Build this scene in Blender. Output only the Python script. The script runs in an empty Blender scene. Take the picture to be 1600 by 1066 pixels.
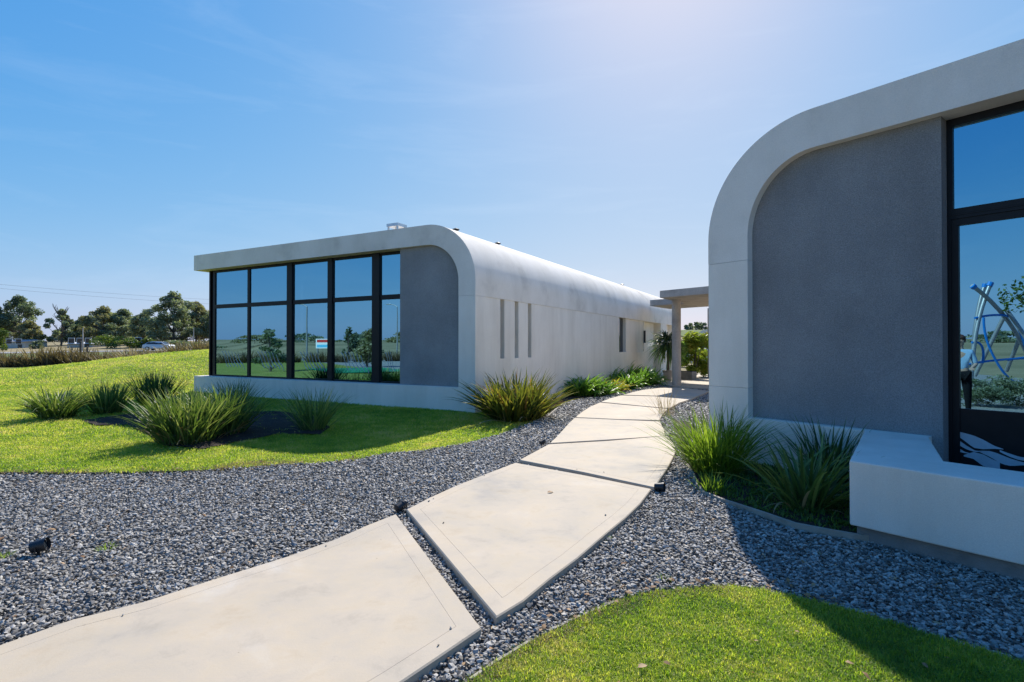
import bpy, bmesh, math, random
import numpy as np
from mathutils import Vector, Matrix

random.seed(7)
RNG = np.random.default_rng(7)
SC = bpy.context.scene
COL = SC.collection
R = math.radians

# ------------------------------------------------------------------ camera
F_PX, PITCH, EYE = 848.856, 0.0091, 1.6
cam = bpy.data.cameras.new('camera')
cam.sensor_width = 36.0
cam.lens = 36.0 * F_PX / 1600.0
cam.clip_start = 0.05
cam.clip_end = 6000
camo = bpy.data.objects.new('camera', cam)
camo.location = (0, 0, EYE)
camo.rotation_euler = (math.pi / 2 + PITCH, 0, 0)
COL.objects.link(camo)
SC.camera = camo

# ------------------------------------------------------------------ sun, sky, exposure
SUN_AZ, SUN_EL = 16.5, 41.0
SKY_STRENGTH, SUN_STRENGTH, EXPOSURE = 0.087, 3.0, 1.22
W = bpy.data.worlds.new('World')
SC.world = W
W.use_nodes = True
wn, wl = W.node_tree.nodes, W.node_tree.links
wn.clear()
sky = wn.new('ShaderNodeTexSky')
sky.sky_type = 'NISHITA'
sky.sun_disc = False
sky.sun_elevation = R(SUN_EL)
sky.sun_rotation = R(SUN_AZ)
sky.altitude = 0
sky.air_density = 1.0
sky.dust_density = 0.6
sky.ozone_density = 2.2
bg = wn.new('ShaderNodeBackground')
bg.inputs['Strength'].default_value = SKY_STRENGTH
wo = wn.new('ShaderNodeOutputWorld')
# thin cirrus streaks: a faint real brightening of the sky, stretched noise, all round the sky
tc = wn.new('ShaderNodeTexCoord')
mp = wn.new('ShaderNodeMapping')
mp.inputs['Rotation'].default_value = (0.0, 0.12, 0.5)
mp.inputs['Scale'].default_value = (1.3, 2.2, 9.0)
nz = wn.new('ShaderNodeTexNoise')
nz.inputs['Scale'].default_value = 2.2
nz.inputs['Detail'].default_value = 7
nz.inputs['Roughness'].default_value = 0.62
nz.inputs['Distortion'].default_value = 0.6
rp = wn.new('ShaderNodeValToRGB')
rp.color_ramp.elements[0].position = 0.50
rp.color_ramp.elements[0].color = (0, 0, 0, 1)
rp.color_ramp.elements[1].position = 0.85
rp.color_ramp.elements[1].color = (0.09, 0.09, 0.09, 1)
mx = wn.new('ShaderNodeMixRGB')
mx.inputs['Color2'].default_value = (5.2, 5.6, 6.2, 1)
wl.new(tc.outputs['Generated'], mp.inputs['Vector'])
wl.new(mp.outputs['Vector'], nz.inputs['Vector'])
wl.new(nz.outputs['Fac'], rp.inputs['Fac'])
wl.new(rp.outputs['Color'], mx.inputs['Fac'])
# the same soft shoulder on each channel in every direction: keeps the aureole round the sun from clipping
sep = wn.new('ShaderNodeSeparateColor')
cmb = wn.new('ShaderNodeCombineColor')
wl.new(sky.outputs['Color'], sep.inputs[0])
for ch, (amp, half, pw) in enumerate(((7.6, 3.2, 2.6), (6.35, 7.0, 1.0), (4.95, 1.2, 1.0))):
    a_ = wn.new('ShaderNodeMath'); a_.operation = 'ADD'; a_.inputs[1].default_value = half
    d_ = wn.new('ShaderNodeMath'); d_.operation = 'DIVIDE'
    p_ = wn.new('ShaderNodeMath'); p_.operation = 'POWER'; p_.inputs[1].default_value = pw
    m_ = wn.new('ShaderNodeMath'); m_.operation = 'MULTIPLY'; m_.inputs[1].default_value = amp
    wl.new(sep.outputs[ch], a_.inputs[0]); wl.new(sep.outputs[ch], d_.inputs[0]); wl.new(a_.outputs[0], d_.inputs[1])
    wl.new(d_.outputs[0], p_.inputs[0]); wl.new(p_.outputs[0], m_.inputs[0]); wl.new(m_.outputs[0], cmb.inputs[ch])
wl.new(cmb.outputs[0], mx.inputs['Color1'])
wl.new(mx.outputs['Color'], bg.inputs['Color'])
wl.new(bg.outputs['Background'], wo.inputs['Surface'])

sl = bpy.data.lights.new('sun', 'SUN')
sl.energy = SUN_STRENGTH
sl.angle = R(0.5)
sl.color = (1.0, 0.945, 0.86)
slo = bpy.data.objects.new('sun', sl)
az, el = R(SUN_AZ), R(SUN_EL)
SUN_DIR = Vector((math.sin(az) * math.cos(el), math.cos(az) * math.cos(el), math.sin(el)))
slo.rotation_euler = (-SUN_DIR).to_track_quat('-Z', 'Y').to_euler()
slo.location = SUN_DIR * 50
COL.objects.link(slo)

vs = SC.view_settings
SC.display_settings.display_device = 'sRGB'
vs.view_transform = 'Standard'
vs.look = 'None'
vs.exposure = EXPOSURE
vs.gamma = 1.0
vs.use_curve_mapping = False
SC.cycles.max_bounces = 8
SC.cycles.diffuse_bounces = 4
SC.cycles.glossy_bounces = 4
SC.cycles.transparent_max_bounces = 12
SC.cycles.transmission_bounces = 4
SC.cycles.caustics_reflective = False
SC.cycles.caustics_refractive = False
SC.cycles.use_denoising = True

# ------------------------------------------------------------------ small maths
def at(px, py, z):
    """point of the photograph -> place on the horizontal plane z"""
    v = ((px - 800) / F_PX, 1.0, -(py - 533) / F_PX)
    c, s = math.cos(PITCH), math.sin(PITCH)
    r = (v[0], c * v[1] - s * v[2], s * v[1] + c * v[2])
    k = (z - EYE) / r[2]
    return (r[0] * k, r[1] * k)

def ray(px, dist, py=540.7):
    return ((px - 800) / F_PX * dist, dist)

def to_px(P):
    P = np.asarray(P, float)
    c, s = math.cos(-PITCH), math.sin(-PITCH)
    z = P[:, 2] - EYE
    d = P[:, 1] * c - z * s
    v = z * c + P[:, 1] * s
    d = np.where(d < 0.05, 0.05, d)
    return 800 + P[:, 0] / d * F_PX, 533 - v / d * F_PX

def inpoly(P, poly):
    P = np.asarray(P, float)
    x, y = P[:, 0], P[:, 1]
    ins = np.zeros(len(P), bool)
    n = len(poly)
    j = n - 1
    for i in range(n):
        xi, yi = poly[i][0], poly[i][1]
        xj, yj = poly[j][0], poly[j][1]
        if yi != yj:
            c = ((yi > y) != (yj > y)) & (x < (xj - xi) * (y - yi) / (yj - yi) + xi)
            ins ^= c
        j = i
    return ins

def sstep(a, b, x):
    t = np.clip((np.asarray(x, float) - a) / (b - a), 0, 1)
    return t * t * (3 - 2 * t)

# frames of the two buildings: s runs along the facade, n into the building
LP, LU, LN = Vector((-0.8816, 13.0765)), Vector((-0.87858, 0.47760)), Vector((0.47760, 0.87858))
RP, RU, RN = Vector((2.9642, 8.1908)), Vector((0.61232, -0.79061)), Vector((0.79061, 0.61232))
def mat_frame(P, U, N):
    return Matrix(((U.x, N.x, 0, P.x), (U.y, N.y, 0, P.y), (0, 0, 1, 0), (0, 0, 0, 1)))
ML, MR = mat_frame(LP, LU, LN), mat_frame(RP, RU, RN)

def on_facade(side, px, py, n):
    P, U, N = (LP, LU, LN) if side == 'L' else (RP, RU, RN)
    v = ((px - 800) / F_PX, 1.0, -(py - 533) / F_PX)
    c, s = math.cos(PITCH), math.sin(PITCH)
    r = (v[0], c * v[1] - s * v[2], s * v[1] + c * v[2])
    r2 = Vector((r[0], r[1]))
    k = (P + N * n).dot(N) / r2.dot(N)
    return ((r2 * k - P).dot(U), EYE + r[2] * k)

def mirror_xy(side, px, dist, g=0.32):
    """where a thing has to stand to be seen mirrored in the glass at that bearing and depth"""
    P, N = (LP, LN) if side == 'L' else (RP, RN)
    V = Vector(((px - 800) / F_PX * dist, dist))
    d = (V - P).dot(N) - g
    return V - N * (2 * d)

# ------------------------------------------------------------------ materials
def new_mat(name):
    m = bpy.data.materials.new(name)
    m.use_nodes = True
    n, l = m.node_tree.nodes, m.node_tree.links
    n.clear()
    out = n.new('ShaderNodeOutputMaterial')
    return m, n, l, out

def ramp(n, stops):
    r = n.new('ShaderNodeValToRGB')
    cr = r.color_ramp
    while len(cr.elements) < len(stops):
        cr.elements.new(0.5)
    for e, (p, c) in zip(cr.elements, stops):
        e.position = p
        e.color = (*c, 1)
    return r

def noise(n, l, scale, detail=4, rough=0.55, coord='Object', vec=None, dist=0.0):
    t = n.new('ShaderNodeTexNoise')
    t.inputs['Scale'].default_value = scale
    t.inputs['Detail'].default_value = detail
    t.inputs['Roughness'].default_value = rough
    t.inputs['Distortion'].default_value = dist
    if vec is None:
        if coord == 'World':
            g = n.new('ShaderNodeNewGeometry')
            vec = g.outputs['Position']
        else:
            c = n.new('ShaderNodeTexCoord')
            vec = c.outputs[coord]
    l.new(vec, t.inputs['Vector'])
    return t

def surface(name, stops, scale=3.0, rough=0.8, bump=0.0, bump_scale=60.0, spec=0.3, metal=0.0,
            fine=None, fine_amt=0.12, coord='World', detail=6, streak=None):
    """procedural surface: broad noise through a ramp, fine speckle, bump"""
    m, n, l, out = new_mat(name)
    b = n.new('ShaderNodeBsdfPrincipled')
    t = noise(n, l, scale, detail, 0.6, coord)
    r = ramp(n, stops)
    l.new(t.outputs['Fac'], r.inputs['Fac'])
    colour = r.outputs['Color']
    if fine:
        f = noise(n, l, fine, 3, 0.7, coord)
        fr = ramp(n, [(0.3, (1 - fine_amt,) * 3), (0.7, (1 + fine_amt,) * 3)])
        l.new(f.outputs['Fac'], fr.inputs['Fac'])
        mu = n.new('ShaderNodeMixRGB')
        mu.blend_type = 'MULTIPLY'
        mu.inputs['Fac'].default_value = 1
        l.new(colour, mu.inputs['Color1'])
        l.new(fr.outputs['Color'], mu.inputs['Color2'])
        colour = mu.outputs['Color']
    if streak:                                   # vertical run-off marks
        g = n.new('ShaderNodeNewGeometry')
        mp_ = n.new('ShaderNodeMapping')
        mp_.inputs['Scale'].default_value = (streak, streak, 0.35)
        l.new(g.outputs['Position'], mp_.inputs['Vector'])
        s = noise(n, l, 1.0, 5, 0.6, vec=mp_.outputs['Vector'])
        sr = ramp(n, [(0.42, (1, 1, 1)), (0.78, (0.86, 0.85, 0.83))])
        l.new(s.outputs['Fac'], sr.inputs['Fac'])
        mu = n.new('ShaderNodeMixRGB')
        mu.blend_type = 'MULTIPLY'
        mu.inputs['Fac'].default_value = 1
        l.new(colour, mu.inputs['Color1'])
        l.new(sr.outputs['Color'], mu.inputs['Color2'])
        colour = mu.outputs['Color']
    l.new(colour, b.inputs['Base Color'])
    b.inputs['Roughness'].default_value = rough
    b.inputs['Metallic'].default_value = metal
    b.inputs['Specular IOR Level'].default_value = spec
    if bump:
        bt = noise(n, l, bump_scale, 4, 0.65, coord)
        bn = n.new('ShaderNodeBump')
        bn.inputs['Strength'].default_value = bump
        bn.inputs['Distance'].default_value = 0.02
        l.new(bt.outputs['Fac'], bn.inputs['Height'])
        l.new(bn.outputs['Normal'], b.inputs['Normal'])
    l.new(b.outputs['BSDF'], out.inputs['Surface'])
    return m

def plain(name, c, rough=0.5, metal=0.0, spec=0.5):
    k = lambda f: tuple(x * f for x in c)
    return surface(name, [(0.3, k(0.9)), (0.7, k(1.08))], 8.0, rough, 0.0, spec=spec, metal=metal)

def leafmat(name, stops, transl=0.45, rough=0.5, dry=None, tscale=1.15, spec=0.35, patch=None):
    """leaf: colour from the blade's own tint attribute (or the instance's random number), partly translucent"""
    m, n, l, out = new_mat(name)
    a = n.new('ShaderNodeAttribute')
    a.attribute_name = 'tint'
    oi = n.new('ShaderNodeObjectInfo')
    add = n.new('ShaderNodeMath'); add.operation = 'ADD'
    sc = n.new('ShaderNodeMath'); sc.operation = 'MULTIPLY_ADD'
    sc.inputs[1].default_value = 0.30; sc.inputs[2].default_value = -0.15
    l.new(oi.outputs['Random'], sc.inputs[0])
    l.new(a.outputs['Fac'], add.inputs[0])
    l.new(sc.outputs[0], add.inputs[1])
    fac = add.outputs[0]
    if patch:
        pn = noise(n, l, patch, 5, 0.7, 'World')
        pn2 = noise(n, l, patch * 7, 3, 0.6, 'World')
        pa = n.new('ShaderNodeMath'); pa.operation = 'MULTIPLY_ADD'; pa.inputs[1].default_value = 0.5
        l.new(pn2.outputs['Fac'], pa.inputs[0]); l.new(pn.outputs['Fac'], pa.inputs[2])
        pm = n.new('ShaderNodeMath'); pm.operation = 'MULTIPLY_ADD'
        pm.inputs[1].default_value = 2.0; pm.inputs[2].default_value = -1.42
        l.new(pa.outputs[0], pm.inputs[0])
        ad2 = n.new('ShaderNodeMath'); ad2.operation = 'ADD'
        l.new(fac, ad2.inputs[0]); l.new(pm.outputs[0], ad2.inputs[1])
        fac = ad2.outputs[0]
    r = ramp(n, stops)
    l.new(fac, r.inputs['Fac'])
    b = n.new('ShaderNodeBsdfPrincipled')
    b.inputs['Roughness'].default_value = rough
    b.inputs['Specular IOR Level'].default_value = spec
    l.new(r.outputs['Color'], b.inputs['Base Color'])
    t = n.new('ShaderNodeBsdfTranslucent')
    mu = n.new('ShaderNodeMixRGB'); mu.blend_type = 'MULTIPLY'
    mu.inputs['Fac'].default_value = 1
    mu.inputs['Color2'].default_value = (tscale * 1.05, tscale * 1.1, tscale * 0.55, 1)
    l.new(r.outputs['Color'], mu.inputs['Color1'])
    l.new(mu.outputs['Color'], t.inputs['Color'])
    mixs = n.new('ShaderNodeMixShader')
    mixs.inputs['Fac'].default_value = transl
    l.new(b.outputs['BSDF'], mixs.inputs[1])
    l.new(t.outputs['BSDF'], mixs.inputs[2])
    l.new(mixs.outputs['Shader'], out.inputs['Surface'])
    return m

def glassmat(name, refl, trans, fac):
    """coated solar-control glass: blue-grey mirror over a dark see-through pane"""
    m, n, l, out = new_mat(name)
    g = n.new('ShaderNodeBsdfGlossy')
    g.inputs['Color'].default_value = (*refl, 1)
    g.inputs['Roughness'].default_value = 0.0
    w = noise(n, l, 0.55, 2, 0.5, 'World')
    bn = n.new('ShaderNodeBump')
    bn.inputs['Strength'].default_value = 0.02
    bn.inputs['Distance'].default_value = 0.05
    l.new(w.outputs['Fac'], bn.inputs['Height'])
    l.new(bn.outputs['Normal'], g.inputs['Normal'])
    t = n.new('ShaderNodeBsdfTransparent')
    t.inputs['Color'].default_value = (*trans, 1)
    mixs = n.new('ShaderNodeMixShader')
    mixs.inputs['Fac'].default_value = fac
    l.new(t.outputs['BSDF'], mixs.inputs[1])
    l.new(g.outputs['BSDF'], mixs.inputs[2])
    l.new(mixs.outputs['Shader'], out.inputs['Surface'])
    return m

M = {}
M['stucco'] = surface('cream_stucco', [(0.3, (0.80, 0.735, 0.635)), (0.7, (0.87, 0.81, 0.71))], 0.9, 0.9, 0.35, 170, 0.2,
                      fine=120, fine_amt=0.07, streak=2.2)
M['vault'] = surface('weathered_vault_plaster', [(0.28, (0.64, 0.585, 0.51)), (0.46, (0.79, 0.73, 0.64)), (0.75, (0.86, 0.80, 0.715))], 1.1, 0.9, 0.3, 120, 0.2,
                     fine=70, fine_amt=0.06, detail=9, streak=1.1)
M['grey'] = surface('charcoal_textured_plaster', [(0.3, (0.275, 0.278, 0.278)), (0.7, (0.35, 0.352, 0.352))], 1.2, 0.92, 1.0, 95, 0.2,
                    fine=85, fine_amt=0.30, streak=1.2)
M['frame'] = surface('black_aluminium', [(0.3, (0.006, 0.007, 0.009)), (0.7, (0.011, 0.012, 0.014))], 6, 0.45, spec=0.25)
M['soffit'] = M['stucco']
M['concrete'] = surface('rough_cast_concrete', [(0.25, (0.33, 0.29, 0.25)), (0.5, (0.46, 0.41, 0.36)), (0.75, (0.56, 0.51, 0.45))], 1.6, 0.92, 0.4, 45, 0.2,
                        fine=25, fine_amt=0.12, streak=3.0)
M['dark_concrete'] = surface('dark_footing_concrete', [(0.3, (0.19, 0.185, 0.175)), (0.7, (0.29, 0.28, 0.265))], 4, 0.9, 0.4, 60, 0.2)  # plain darker grey concrete with mottled tone
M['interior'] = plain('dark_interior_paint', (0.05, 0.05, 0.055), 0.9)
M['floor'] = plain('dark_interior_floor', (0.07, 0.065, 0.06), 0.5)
M['glassL'] = glassmat('blue_mirror_glass', (0.27, 0.53, 0.68), (0.45, 0.55, 0.58), 0.80)
M['glassR'] = M['glassL']
M['film'] = plain('frosted_film', (0.42, 0.50, 0.55), 0.6)
M['metal'] = plain('galvanised_metal', (0.55, 0.56, 0.57), 0.35, 0.8)
M['black'] = plain('black_plastic', (0.018, 0.019, 0.022), 0.45)

def slab_material():
    m, n, l, out = new_mat('smooth_beige_concrete')
    b = n.new('ShaderNodeBsdfPrincipled')
    t = noise(n, l, 0.9, 8, 0.62, 'World', dist=0.4)
    r = ramp(n, [(0.28, (0.35, 0.315, 0.27)), (0.43, (0.44, 0.38, 0.30)), (0.58, (0.485, 0.41, 0.315)), (0.72, (0.53, 0.475, 0.40))])
    l.new(t.outputs['Fac'], r.inputs['Fac'])
    t2 = noise(n, l, 2.6, 10, 0.70, 'World', dist=0.25)
    r2 = ramp(n, [(0.25, (0.76, 0.77, 0.79)), (0.44, (0.98, 0.98, 0.99)), (0.56, (1.03, 1.01, 0.97)), (0.75, (0.91, 0.85, 0.77))])
    l.new(t2.outputs['Fac'], r2.inputs['Fac'])
    mu = n.new('ShaderNodeMixRGB'); mu.blend_type = 'MULTIPLY'; mu.inputs['Fac'].default_value = 0.9
    l.new(r.outputs['Color'], mu.inputs['Color1']); l.new(r2.outputs['Color'], mu.inputs['Color2'])
    # small dark pits
    v = n.new('ShaderNodeTexVoronoi'); v.inputs['Scale'].default_value = 5.0
    g = n.new('ShaderNodeNewGeometry'); l.new(g.outputs['Position'], v.inputs['Vector'])
    pr = ramp(n, [(0.018, (0.35, 0.32, 0.3)), (0.035, (1, 1, 1))])
    l.new(v.outputs['Distance'], pr.inputs['Fac'])
    mu2 = n.new('ShaderNodeMixRGB'); mu2.blend_type = 'MULTIPLY'; mu2.inputs['Fac'].default_value = 0.6
    l.new(mu.outputs['Color'], mu2.inputs['Color1']); l.new(pr.outputs['Color'], mu2.inputs['Color2'])
    l.new(mu2.outputs['Color'], b.inputs['Base Color'])
    b.inputs['Roughness'].default_value = 0.8
    b.inputs['Specular IOR Level'].default_value = 0.3
    bt = noise(n, l, 70, 5, 0.7, 'World')
    bn = n.new('ShaderNodeBump'); bn.inputs['Strength'].default_value = 0.12; bn.inputs['Distance'].default_value = 0.01
    l.new(bt.outputs['Fac'], bn.inputs['Height']); l.new(bn.outputs['Normal'], b.inputs['Normal'])
    l.new(b.outputs['BSDF'], out.inputs['Surface'])
    return m
M['slab'] = slab_material()

def stone_material():
    m, n, l, out = new_mat('slate_gravel')
    b = n.new('ShaderNodeBsdfPrincipled')
    oi = n.new('ShaderNodeObjectInfo')
    r = ramp(n, [(0.0, (0.09, 0.083, 0.074)), (0.17, (0.17, 0.157, 0.140)), (0.38, (0.26, 0.246, 0.224)), (0.70, (0.37, 0.348, 0.315)),
                 (0.955, (0.45, 0.425, 0.385)), (0.985, (0.62, 0.57, 0.50)), (0.992, (0.40, 0.27, 0.16))])
    r.color_ramp.interpolation = 'CONSTANT'
    l.new(oi.outputs['Random'], r.inputs['Fac'])
    t = noise(n, l, 45, 4, 0.6, 'World')
    fr = ramp(n, [(0.3, (0.75, 0.75, 0.77)), (0.7, (1.25, 1.24, 1.22))])
    l.new(t.outputs['Fac'], fr.inputs['Fac'])
    mu = n.new('ShaderNodeMixRGB'); mu.blend_type = 'MULTIPLY'; mu.inputs['Fac'].default_value = 1
    l.new(r.outputs['Color'], mu.inputs['Color1']); l.new(fr.outputs['Color'], mu.inputs['Color2'])
    l.new(mu.outputs['Color'], b.inputs['Base Color'])
    b.inputs['Roughness'].default_value = 0.66
    b.inputs['Specular IOR Level'].default_value = 0.4
    l.new(b.outputs['BSDF'], out.inputs['Surface'])
    return m
M['stone'] = stone_material()
M['gravel_base'] = surface('gravel_underlay', [(0.3, (0.14, 0.135, 0.125)), (0.5, (0.27, 0.255, 0.235)), (0.7, (0.38, 0.36, 0.33))], 22, 0.95, 1.0, 40)
M['soil'] = surface('dark_soil', [(0.3, (0.018, 0.014, 0.011)), (0.7, (0.05, 0.038, 0.028))], 9, 1.0, 1.0, 40, fine=60, fine_amt=0.3)
M['turf'] = surface('turf_ground', [(0.3, (0.16, 0.20, 0.028)), (0.55, (0.23, 0.25, 0.04)), (0.75, (0.33, 0.29, 0.10))], 0.8, 0.95, 0.8, 40,
                    fine=35, fine_amt=0.3)
M['field'] = surface('dry_field', [(0.3, (0.15, 0.13, 0.06)), (0.5, (0.26, 0.21, 0.11)), (0.7, (0.33, 0.27, 0.15))], 0.06, 1.0, 0.5, 6, fine=2.5, fine_amt=0.2)
M['pasture'] = surface('green_pasture', [(0.3, (0.07, 0.11, 0.025)), (0.7, (0.13, 0.16, 0.04))], 0.05, 1.0, fine=1.2, fine_amt=0.2)
M['road'] = surface('pale_road', [(0.3, (0.26, 0.26, 0.26)), (0.7, (0.34, 0.34, 0.33))], 0.3, 0.9)
M['grass'] = leafmat('mown_grass', [(0.0, (0.095, 0.185, 0.024)), (0.30, (0.215, 0.315, 0.032)), (0.58, (0.35, 0.405, 0.048)), (0.80, (0.48, 0.45, 0.12)), (1.0, (0.54, 0.45, 0.22))],
                     0.55, 0.5, patch=0.55, tscale=1.6, spec=0.5)
M['strap'] = leafmat('dark_strap_leaf', [(0.0, (0.059, 0.109, 0.036)), (0.45, (0.121, 0.205, 0.055)), (0.8, (0.254, 0.323, 0.098)), (1.0, (0.586, 0.567, 0.274))], 0.35, 0.42)
M['pale_strap'] = leafmat('pale_strap_leaf', [(0.0, (0.075, 0.128, 0.033)), (0.45, (0.150, 0.217, 0.054)), (0.75, (0.300, 0.330, 0.135)), (1.0, (0.690, 0.645, 0.450))], 0.35, 0.42)
M['dark_strap'] = leafmat('deep_green_strap_leaf', [(0.0, (0.034, 0.072, 0.029)), (0.5, (0.072, 0.139, 0.043)), (1.0, (0.168, 0.240, 0.072))], 0.3, 0.4)
M['dry'] = leafmat('straw_leaf', [(0.0, (0.20, 0.14, 0.07)), (0.5, (0.34, 0.26, 0.14)), (1.0, (0.50, 0.42, 0.27))], 0.25, 0.7)
M['bronze'] = leafmat('bronze_flax_leaf', [(0.0, (0.035, 0.045, 0.014)), (0.38, (0.080, 0.100, 0.022)), (0.68, (0.18, 0.185, 0.032)), (0.92, (0.33, 0.28, 0.06)), (1.0, (0.30, 0.15, 0.05))], 0.4, 0.4)
M['lime'] = leafmat('lime_grass_leaf', [(0.0, (0.087, 0.160, 0.020)), (0.5, (0.189, 0.290, 0.032)), (1.0, (0.362, 0.435, 0.087))], 0.5, 0.45)
M['agap'] = leafmat('broad_green_leaf', [(0.0, (0.056, 0.133, 0.026)), (0.5, (0.133, 0.265, 0.044)), (1.0, (0.265, 0.398, 0.088))], 0.42, 0.35)
M['agap_yellow'] = leafmat('yellowing_leaf', [(0.0, (0.140, 0.196, 0.028)), (0.5, (0.336, 0.308, 0.042)), (1.0, (0.504, 0.378, 0.070))], 0.45, 0.4)
M['hedge_flax'] = leafmat('red_brown_flax_leaf', [(0.0, (0.10, 0.072, 0.048)), (0.5, (0.22, 0.165, 0.10)), (1.0, (0.42, 0.34, 0.21))], 0.25, 0.5)
M['euc_far'] = leafmat('haze_paled_gum_leaf', [(0.0, (0.14, 0.17, 0.145)), (0.5, (0.22, 0.255, 0.205)), (1.0, (0.33, 0.35, 0.27))], 0.4, 0.6)  # haze of distance put into the leaf colour: paler, greyer
M['euc'] = leafmat('eucalyptus_leaf', [(0.0, (0.106, 0.144, 0.100)), (0.5, (0.206, 0.244, 0.163)), (1.0, (0.362, 0.375, 0.250))], 0.4, 0.5)  # leaf colour paled to imitate haze over the far gums
M['euc_olive'] = leafmat('olive_leaf', [(0.0, (0.138, 0.144, 0.078)), (0.5, (0.258, 0.246, 0.138)), (1.0, (0.408, 0.360, 0.204))], 0.4, 0.5)
M['yew'] = leafmat('yellow_green_shrub_leaf', [(0.0, (0.057, 0.104, 0.023)), (0.5, (0.142, 0.199, 0.038)), (1.0, (0.247, 0.285, 0.057))], 0.3, 0.5)
M['bamboo'] = leafmat('bamboo_leaf', [(0.0, (0.091, 0.155, 0.026)), (0.5, (0.218, 0.291, 0.040)), (1.0, (0.437, 0.419, 0.091))], 0.5, 0.45)
M['variegated'] = leafmat('variegated_yucca_leaf', [(0.0, (0.026, 0.046, 0.026)), (0.6, (0.078, 0.117, 0.065)), (0.85, (0.520, 0.546, 0.390)), (1.0, (0.715, 0.715, 0.585))], 0.3, 0.4)
M['weed'] = leafmat('ground_cover_leaf', [(0.0, (0.048, 0.096, 0.019)), (0.5, (0.096, 0.176, 0.032)), (1.0, (0.192, 0.256, 0.048))], 0.4, 0.5)
M['bark'] = surface('grey_bark', [(0.3, (0.07, 0.058, 0.048)), (0.7, (0.17, 0.15, 0.13))], 6, 0.95, 0.6, 30)
M['timber'] = surface('weathered_timber', [(0.3, (0.07, 0.06, 0.05)), (0.7, (0.15, 0.13, 0.11))], 8, 0.9, 0.4, 40)
M['cream'] = surface('beige_edging', [(0.3, (0.27, 0.235, 0.19)), (0.7, (0.40, 0.36, 0.30))], 6, 0.9, 0.3, 50)
M['rust'] = surface('dark_edging', [(0.3, (0.06, 0.055, 0.05)), (0.7, (0.13, 0.11, 0.09))], 6, 0.9, 0.3, 50)
M['white'] = plain('white_paint', (0.75, 0.75, 0.74), 0.5)
M['house'] = surface('house_render', [(0.3, (0.45, 0.43, 0.39)), (0.7, (0.55, 0.53, 0.49))], 1.5, 0.9)
M['roof'] = surface('grey_roof_sheet', [(0.3, (0.28, 0.30, 0.33)), (0.7, (0.38, 0.40, 0.43))], 2, 0.6)
M['roof_white'] = surface('pale_roof_sheet', [(0.3, (0.6, 0.6, 0.6)), (0.7, (0.72, 0.72, 0.72))], 2, 0.5)
M['window'] = plain('dark_window_glass', (0.02, 0.025, 0.03), 0.08)
M['car'] = plain('silver_car_paint', (0.52, 0.55, 0.60), 0.25, 0.3)
M['car_white'] = plain('white_car_paint', (0.78, 0.79, 0.8), 0.25)
M['tyre'] = plain('tyre_rubber', (0.02, 0.02, 0.02), 0.85)
M['steel'] = plain('brushed_steel_pole', (0.33, 0.335, 0.34), 0.45, 0.5)
M['blue'] = plain('blue_play_paint', (0.01, 0.19, 0.55), 0.35)
M['red'] = plain('red_print', (0.55, 0.03, 0.03), 0.5)
M['skyblue'] = plain('light_blue_print', (0.10, 0.45, 0.65), 0.5)
M['mat'] = surface('green_play_turf', [(0.3, (0.02, 0.20, 0.09)), (0.7, (0.03, 0.27, 0.12))], 3, 0.9)
M['skin'] = plain('skin', (0.48, 0.30, 0.22), 0.6)
M['hair'] = plain('brown_hair', (0.10, 0.04, 0.025), 0.6)
M['shirt'] = plain('light_blue_cloth', (0.32, 0.50, 0.68), 0.85)
M['trousers'] = plain('dark_cloth', (0.010, 0.011, 0.014), 0.95, spec=0.1)
M['brownleaf'] = leafmat('fallen_leaf', [(0.0, (0.16, 0.075, 0.03)), (0.5, (0.33, 0.19, 0.09)), (1.0, (0.5, 0.36, 0.2))], 0.2, 0.7)

# ------------------------------------------------------------------ object helpers
def tag(o, label=None, cat=None, group=None, kind=None):
    if label: o['label'] = label
    if cat: o['category'] = cat
    if group: o['group'] = group
    if kind: o['kind'] = kind
    return o

def empty(name, loc=(0, 0, 0), rz=0.0, label=None, cat=None, group=None, kind=None, matrix=None):
    o = bpy.data.objects.new(name, None)
    COL.objects.link(o)
    o.empty_display_size = 0.3
    if matrix is not None:
        o.matrix_world = matrix
    else:
        o.location = loc
        o.rotation_euler = (0, 0, rz)
    return tag(o, label, cat, group, kind)

def link(name, me, mat=None, parent=None, smooth=False):
    if mat is not None:
        me.materials.append(mat)
    if smooth:
        me.polygons.foreach_set('use_smooth', [True] * len(me.polygons))
    o = bpy.data.objects.new(name, me)
    COL.objects.link(o)
    if parent is not None:
        o.parent = parent
    return o

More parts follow.
